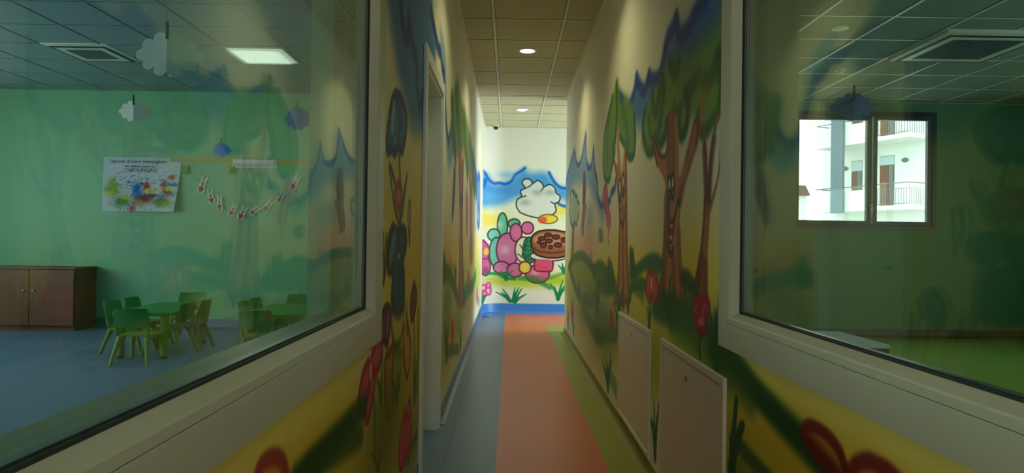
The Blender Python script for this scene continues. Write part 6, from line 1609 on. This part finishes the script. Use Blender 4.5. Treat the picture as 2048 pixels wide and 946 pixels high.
for i, (x, y, rz, lab) in enumerate(chairs):
    o = proto if i == 0 else copy_tree(proto)
    o.location = (x, y, 0)
    o.rotation_euler = (0, 0, rz)
    o.scale = (1.04, 1.04, 1.04)
    o['label'] = lab

# brown cabinet by the far wall of the classroom
t = thing('low_cabinet', 'low brown wooden cabinet against the green classroom wall left of the poster', 'cabinet', (-5.87, 8.5, 0))
m = MB()
m.box(-.55, .55, -.2, .22, .06, .76)
m.box(-.53, .53, -.17, .2, 0, .06)
m.build('body', M_brown, t)
MB().box(-.565, .565, -.225, .225, .76, .785, .004).build('top_board', M_brown, t)
for s in (-1, 1):
    d = MB().box(min(s * .004, s * .545), max(s * .004, s * .545), -.222, -.2, .075, .75, .003).build('door', M_brown, t)
    MB().lathe([(0, 0), (.006, 0), (.007, .012), (.013, .018), (.012, .026), (0, .028)], n=16).build('knob', M_alu, d, smooth=True, loc=(s * .06, -.222, .5)).rotation_euler = (PI / 2, 0, 0)

# low table in the playroom
t = thing('low_table', 'low dark table with a white glossy top in the playroom', 'table', (2.5, 5.93, 0))
TABLE = t
MB().box(-.62, .62, -.42, .42, .345, .375, .004).build('tabletop', M_white_lam, t)
m = MB()
m.box(-.615, .615, -.415, .415, .29, .3445)
m.build('apron', M_dark_wood, t)
for sx in (-1, 1):
    for sy in (-1, 1):
        MB().box(sx * .56 - .04, sx * .56 + .04, sy * .36 - .04, sy * .36 + .04, 0, .29, .004).build('leg', M_dark_wood, t)


# ------------------------------------------------------------------ hanging paper clouds
def cloud_outline(w, h, n=120, seed=0):
    cs = [(-.41, .01, .10), (-.30, .17, .105), (-.11, .265, .11), (.11, .265, .11), (.30, .17, .105), (.41, .01, .10), (.30, -.15, .10), (.11, -.255, .105), (-.10, -.255, .105), (-.30, -.15, .10), (0, 0, .25), (-.2, 0, .17), (.2, 0, .17)]
    out = []
    for k in range(n):
        t = 2 * PI * k / n
        dx, dy = math.cos(t), math.sin(t)
        best = .1
        for x, y, r in cs:
            b = x * dx + y * dy
            q = b * b - (x * x + y * y - r * r)
            if q > 0:
                best = max(best, b + math.sqrt(q))
        out.append((best * dx * w / 1.06, best * dy * h / .8))
    return out


def cloud(x, y, z, w, h, m, label, rz, fold, cat='paper cloud'):
    t = thing('hanging_cloud', label, cat, (x, y, z), rz, 'paper clouds hanging in the rooms')
    mb = MB()
    o = cloud_outline(w, h)
    n = len(o)
    right = [o[(n // 4 - k) % n] for k in range(n // 2 + 1)]
    right[0] = (0, right[0][1])
    right[-1] = (0, right[-1][1])
    for ang in (fold, PI - fold, PI / 2):
        c, s_ = math.cos(ang), math.sin(ang)
        M = Matrix(((c, 0, -s_, 0), (s_, 0, c, 0), (0, 1, 0, 0), (0, 0, 0, 1)))
        mb.prism(right, -.0008, .0008, M)
    mb.build('card_wings', m, t)
    top = h * .5
    MB().box(-.007, .007, -.005, .005, top - .045, top + .045, .002).build('peg', M_clip, t)
    MB().tube([(0, 0, top + .04), (0, 0, ZC - z)], .0006, 5).build('thread', M_string, t)
    return t


cloud(-1.74, 3.4, 2.10, .365, .24, M_paper_cloud, 'big white paper cloud with a dark peg, hanging nearest the classroom glass', .1, .28)
cloud(-3.358, 6.0, 2.29, .30, .20, M_paper_cloud, 'small white paper cloud hanging before the top of the green wall', .3, .45)
cloud(-1.901, 6.0, 2.245, .26, .22, M_blue_cloud, 'blue paper cloud hanging on the right in the classroom, larger of the two blue ones', .1, .35)
cloud(-3.005, 7.0, 2.085, .205, .165, M_blue_cloud, 'small blue paper cloud hanging just above the beige rail', .1, .35)
cloud(2.29, 4.5, 2.11, .31, .20, M_blue_cloud, 'dark blue paper cloud hanging in front of the playroom window', -.1, .25)

# ------------------------------------------------------------------ things pinned to the green wall
WY = YFL - .001
K = YFL / 8.5
m = MB().box(-4.4, -2.5, WY - .012, WY, 2.150, 2.205, .002).build('pin_rail', M_tape)
tag(m, 'thin beige wooden rail along the green classroom wall', 'rail')


def text_mesh(body, size, m, parent, loc, rot, name='lettering', bold=0.0, align='CENTER'):
    cu = bpy.data.curves.new(name, 'FONT')
    cu.body = body
    cu.size = size
    cu.align_x = align
    cu.extrude = .0004
    cu.offset = bold
    cu.resolution_u = 3
    tmp = bpy.data.objects.new('tmp_text', cu)
    me = bpy.data.meshes.new_from_object(tmp)
    bpy.data.objects.remove(tmp)
    me.materials.clear()
    me.materials.append(m)
    o = bpy.data.objects.new(name, me)
    COL.objects.link(o)
    o.parent = parent
    o.location = loc
    o.rotation_euler = rot
    return o


def words(body, size, m, parent, x, y, z):
    """a line of writing, one mesh for each word"""
    ob = [text_mesh(w, size, m, parent, (0, y, z), (PI / 2, 0, 0), align='LEFT') for w in body.split()]
    ws = [max(v.co.x for v in o.data.vertices) for o in ob]
    gap = size * .35
    px = x - (sum(ws) + gap * (len(ws) - 1)) / 2
    for o, w in zip(ob, ws):
        o.location.x = px
        px += w + gap


# poster: a sheet painted by children, its lower right corner curling off the wall
t = thing('painted_poster', 'large white poster with splashes of colour and handwriting on the green wall', 'poster', (-4.765, WY - .006, 1.50))
PW, PH = 1.0, .70
S = axis(-PW / 2, PW / 2, lambda x: .005)
H = axis(0, PH, lambda x: .005)
cv = Canvas(S, H, (205, 214, 226))
rnd = random.Random(11)
RED, BLU_, YLW, GRN, NAV, TEA = (190, 35, 45), (25, 110, 200), (225, 205, 40), (60, 140, 60), (30, 50, 120), (40, 160, 170)
SHAPE = [(-.36, .27, .08, .05, GRN), (-.38, .34, .06, .07, (150, 185, 60)), (-.39, .24, .05, .03, YLW), (-.25, .12, .10, .06, GRN), (-.2, .18, .04, .025, YLW), (-.06, .31, .05, .06, BLU_), (-.04, .22, .06, .06, BLU_),
         (.07, .33, .04, .045, RED), (.03, .16, .10, .045, (120, 60, 70)), (-.02, .11, .08, .04, (190, 140, 110)), (-.10, .04, .03, .03, RED), (.14, .26, .05, .03, YLW), (.16, .21, .09, .02, NAV), (.12, .17, .05, .02, RED),
         (.35, .29, .06, .035, YLW), (.30, .35, .03, .04, RED), (.43, .35, .09, .015, BLU_), (.40, .23, .08, .025, TEA), (.36, .25, .05, .015, RED), (.29, .14, .07, .05, NAV), (.28, .12, .08, .05, GRN), (.40, .45, .03, .025, RED), (.36, .11, .07, .04, (150, 170, 70)), (-.22, .28, .05, .05, (200, 215, 225))]
for x, z, rx, rz_, c in SHAPE:
    cv.blob((x, z), (rx, rz_), c, .9)
    for k in range(16):
        a = rnd.uniform(0, 2 * PI)
        q = rnd.uniform(.5, 1.7)
        px, pz = x + math.cos(a) * rx * q, z + math.sin(a) * rz_ * q
        r = rnd.uniform(.003, .014)
        cv.stroke(np.array([(px, pz), (px + math.cos(a) * r * 2.4, pz + math.sin(a) * r * 2)]), [r, r * .3], .004, c, .85)
for k in range(60):
    px, pz = rnd.uniform(-.44, .44), rnd.uniform(.3, .52)
    a = rnd.uniform(-.8, .8)
    L = rnd.uniform(.015, .06)
    c = rnd.choice([RED, BLU_, GRN, NAV, TEA, NAV])
    cv.stroke(np.array([(px, pz), (px + L / 2, pz + L * math.sin(a) * .5), (px + L, pz + L * math.sin(a) * .2)]), [.007, .003], .004, c, .75)
for k in range(160):
    px, pz = rnd.uniform(-.46, .46), rnd.uniform(.02, .45)
    r = rnd.uniform(.002, .007)
    cv.stroke(np.array([(px, pz), (px + r, pz + r)]), [r, r], .004, rnd.choice([RED, BLU_, GRN, NAV, YLW, (90, 60, 50)]), .7)
X, Z = np.meshgrid(S, H)
u, v = (X + PW / 2) / PW, Z / PH
lift = .10 * np.clip(u + (1 - v) - 1.0, 0, 1) ** 1.6 + .03 * np.clip(1 - v - .3, 0, 1) * np.clip(.25 - u, 0, 1)
P = np.stack([X - .05 * np.clip(u - .6, 0, 1) * np.clip(.75 - v, 0, 1) * 2 - .012 * (1 - v), -lift, Z], -1)
P2 = P.copy()
P2[..., 1] += .0008
e = []
for a, b in (((0, 0), (0, -1)), ((0, -1), (-1, -1)), ((-1, -1), (-1, 0)), ((-1, 0), (0, 0))):
    e.append([P[a], P[b], P2[b], P2[a]])
sheet = grid_object('paper_sheet', S, H, P, cv.linear(), [], paint_mat('painted_paper', .8), e, M_paper)
sheet.parent = t
for body, size, x, z in (('Ognuno di noi è meraviglioso', .062, -.055, .63), ('ma insieme siamo un', .046, -.03, .572), ('CAPOLAVORO', .062, -.02, .515)):
    words(body, size, M_ink, t, x, -.0025, z)

t = thing('paper_banner', 'narrow white paper strip with faint lettering pinned on the beige rail', 'banner', (-3.31, WY - .0135, 2.085))
MB().box(-.285, .285, -.0008, .0008, -.0, .105).build('paper_strip', M_paper, t)
words('MONDO SPAZIO NOI', .05, mat('grey_marker_ink', (90, 105, 135), .8), t, -.03, -.0025, .02)
text_mesh('R', .075, M_ink, t, (.255, -.0025, .025), (PI / 2, 0, 0))

for x, z, lab in ((-4.195, 2.05, 'small lime green card on the wall right beside the poster'), (-3.60, 2.052, 'small lime green card on the wall below the paper banner')):
    t = thing('green_card', lab, 'card', (x, WY, z), 0, 'lime green cards holding the garland')
    MB().box(-.03, .03, -.03, -.002, -.055, .055, .004).build('card', M_green_note, t)
    MB().lathe([(0, 0), (.008, 0), (.006, .006), (0, .008)], n=12).build('pin', M_plastic_white, t, smooth=True, loc=(0, -.03, .035)).rotation_euler = (PI / 2, 0, 0)


def rabbit_outline():
    """paper cut-out: round body, narrower head and two long ears"""
    right = [(0, -.075), (.022, -.070), (.036, -.050), (.036, -.025), (.026, -.006), (.030, .010), (.026, .026), (.024, .045), (.030, .068), (.026, .088), (.016, .082), (.009, .055), (.004, .036), (0, .033)]
    return right + [(-x, y) for x, y in right[-2:0:-1]]


def make_cutout():
    t = thing('paper_cutout', 'x', 'paper cut-out', (0, 0, 0), 0, 'paper cut-outs strung as a garland')
    MX = Matrix(((1, 0, 0, 0), (0, 0, 1, 0), (0, 1, 0, 0), (0, 0, 0, 1)))
    MB().prism(rabbit_outline(), -.0008, .0008, MX).build('paper_shape', M_paper, t)
    blot = [(.024 * math.cos(a) * (1 + .25 * math.sin(3 * a)), -.035 + .028 * math.sin(a) * (1 + .2 * math.cos(4 * a))) for a in np.linspace(0, 2 * PI, 20, endpoint=False)]
    MB().prism(blot, -.0022, -.0012, MX).build('painted_print', M_red_print, t)
    blot = [(.011 * math.cos(a) * (1 + .25 * math.sin(3 * a)), .014 + .015 * math.sin(a)) for a in np.linspace(0, 2 * PI, 14, endpoint=False)]
    MB().prism(blot, -.0022, -.0012, MX).build('painted_print', M_red_print, t)
    return t


CUTS = [(0, 0, .3, 1.15, 'white paper cut-out, topmost left piece of the garland below the green card'), (0, 0, -.2, 1.0, 'paper cut-out with red print, second from the left end of the garland'), (0, 0, -.05, 1.0, 'paper cut-out with red print, third from the left end of the garland'), (0, 0, .45, .95, 'paper cut-out with red print, fourth from the left end of the garland'), (0, 0, .45, 1.0, 'paper cut-out with red print, lowest piece of the garland'),
        (0, 0, .95, .95, 'paper cut-out with red print, right of the lowest garland piece'), (0, 0, .6, .95, 'paper cut-out with red print, third from the right end of the garland'), (0, 0, .5, .85, 'paper cut-out with red print, second from the right end of the garland'), (0, 0, .5, 1.05, 'paper cut-out with red print, topmost right piece of the garland')]
CUT_POS = [(-3.985, 1.848), (-3.871, 1.701), (-3.753, 1.618), (-3.587, 1.536), (-3.458, 1.499), (-3.293, 1.534), (-3.133, 1.594), (-2.973, 1.703), (-2.789, 1.891)]
proto = make_cutout()
for i, ((_, _, rot, sc, lab), (x, z)) in enumerate(zip(CUTS, CUT_POS)):
    o = proto if i == 0 else copy_tree(proto)
    o.location = (x, WY - .012 - .004 * (i % 3), z)
    o.rotation_euler = (0, rot, .15 * math.sin(i * 2.1))
    o.scale = (sc * 1.25, sc * 1.25, sc * 1.25)
    o['label'] = lab
pts = [(-4.195, WY - .003, 2.0)] + [(x, WY - .003, z + .03) for x, z in CUT_POS] + [(-2.60, WY - .003, 2.0)]
g = MB().tube([tuple(p) for p in pts], .0016, 6).build('garland_string', M_string)
tag(g, 'thin string holding the paper garland on the green wall', 'string')

# ------------------------------------------------------------------ outside: apartment block seen through the dark window
U = Vector((-.431, .902, 0))
N = Vector((-.902, -.431, 0))
O0 = Vector((16.0, 27.0, 0))
b = thing('apartment_building', 'white apartment block with balconies seen through the dark framed window', 'building', (0, 0, 0))


def bpt(u, n, z):
    p = O0 + U * u + N * n
    return Vector((p.x, p.y, z))


def bbox(mb, u0, u1, n0, n1, z0, z1):
    c = [bpt(u, n, z) for z in (z0, z1) for u, n in ((u0, n0), (u1, n0), (u1, n1), (u0, n1))]
    vs = [mb.bm.verts.new(p) for p in c]
    for f in ((0, 1, 2, 3), (4, 5, 6, 7), (0, 1, 5, 4), (1, 2, 6, 5), (2, 3, 7, 6), (3, 0, 4, 7)):
        mb.bm.faces.new([vs[i] for i in f])
    return mb


bbox(MB(), -9, 5.2, -9, -1.3, -1, 12).build('wall', M_stucco, b)
for k, z in enumerate((2.70, 5.60, 8.5)):
    bbox(MB(), -.05, 4.5, -1.3, .05, z, z + .17).build('balcony_slab', M_stucco, b)
    mb = MB()
    bbox(mb, 1.62, 4.5, -.06, .04, z + .16, z + .88)
    bbox(mb, 4.4, 4.5, -1.3, -.06, z + .16, z + .88)
    pr = mb.build('parapet', M_stucco, b)
    mb = MB()
    for q in ((1.62, -.01, 4.52, -.01), (4.45, -1.3, 4.45, 0)):
        mb.tube([bpt(q[0], q[1], z + 1.05), bpt(q[2], q[3], z + 1.05)], .022, 8)
    for u in (1.7, 2.6, 3.5, 4.4):
        mb.tube([bpt(u, -.01, z + .87), bpt(u, -.01, z + 1.05)], .015, 6)
    mb.build('hand_rail', M_rail_metal, b)
    mb = MB()
    mb.tube([bpt(0, 0, z + 1.08), bpt(1.62, 0, z + 1.08)], .022, 8)
    mb.tube([bpt(0, 0, z + .24), bpt(1.62, 0, z + .24)], .014, 6)
    mb.tube([bpt(0, 0, z + .85), bpt(1.62, 0, z + .85)], .012, 6)
    for i in range(15):
        u = i * 1.62 / 14
        mb.tube([bpt(u, 0, z + .17), bpt(u, 0, z + 1.08 if i in (0, 14) else z + .88)], .011, 6)
    for i in range(1, 9):
        n = -i * 1.3 / 9
        mb.tube([bpt(0, n, z + .17), bpt(0, n, z + .9)], .011, 6)
    mb.tube([bpt(0, 0, z + 1.08), bpt(0, -1.3, z + 1.08)], .022, 8)
    mb.build('railing', M_rail_metal, b)
    # door and window of each storey
    mb = MB()
    for (u0, u1, z0, z1) in ((1.52, 2.22, z + .17, z + 2.42), (3.05, 3.62, z + .95, z + 2.35)):
        w = .10
        bbox(mb, u0 - w, u0, -1.3, -1.27, z0, z1 + w)
        bbox(mb, u1, u1 + w, -1.3, -1.27, z0, z1 + w)
        bbox(mb, u0, u1, -1.3, -1.27, z1, z1 + w)
    mb.build('surround', M_stucco, b)
    d = bbox(MB(), 1.52, 2.22, -1.305, -1.285, z + .17, z + 2.42).build('balcony_door', M_door_wood, b)
    bbox(MB(), 1.60, 1.78, -1.29, -1.275, z + .3, z + 2.0).build('pane', M_grey_metal, d)
    bbox(MB(), 1.54, 2.20, -1.29, -1.27, z + 2.02, z + 2.40).build('roller_shutter', M_shutter, d)
    w = bbox(MB(), 3.05, 3.62, -1.305, -1.285, z + .95, z + 2.35).build('window', M_door_wood, b)
    bbox(MB(), 3.11, 3.30, -1.29, -1.275, z + 1.0, z + 1.9).build('pane', M_grey_metal, w)
    bbox(MB(), 3.07, 3.60, -1.29, -1.27, z + 1.88, z + 2.33).build('roller_shutter', M_shutter, w)
    for u, zz in ((1.05, z + 2.15), (3.95, z + 2.05)):
        p = bpt(u, -1.26, zz)
        l = MB().lathe([(0, -.1), (.1, -.07), (.15, 0), (.1, .07), (0, .1)], n=16).build('wall_lamp', M_grey_metal, b, smooth=True, loc=p)
bbox(MB(), 2.93, 3.52, .06, .22, 2.62, 9.2).build('pillar', M_grey_metal, b)
h = thing('distant_house', 'small house with a brown tiled roof left of the white block', 'house', (25.6, 60, 0))
MB().box(-4, .8, 0, 6, -2, 5.6).build('wall', M_stucco, h)
mb = MB()
mb.prism([(-4.4, 5.6), (1.0, 5.6), (.55, 6.5), (-3.8, 6.5)], -.3, 6.3, Matrix(((1, 0, 0, 0), (0, 0, 1, 0), (0, 1, 0, 0), (0, 0, 0, 1))))
mb.build('roof', M_roof, h)
struct(MB().box(-60, 90, 9.2, 120, -1.1, -1.0).build('ground', M_ground))
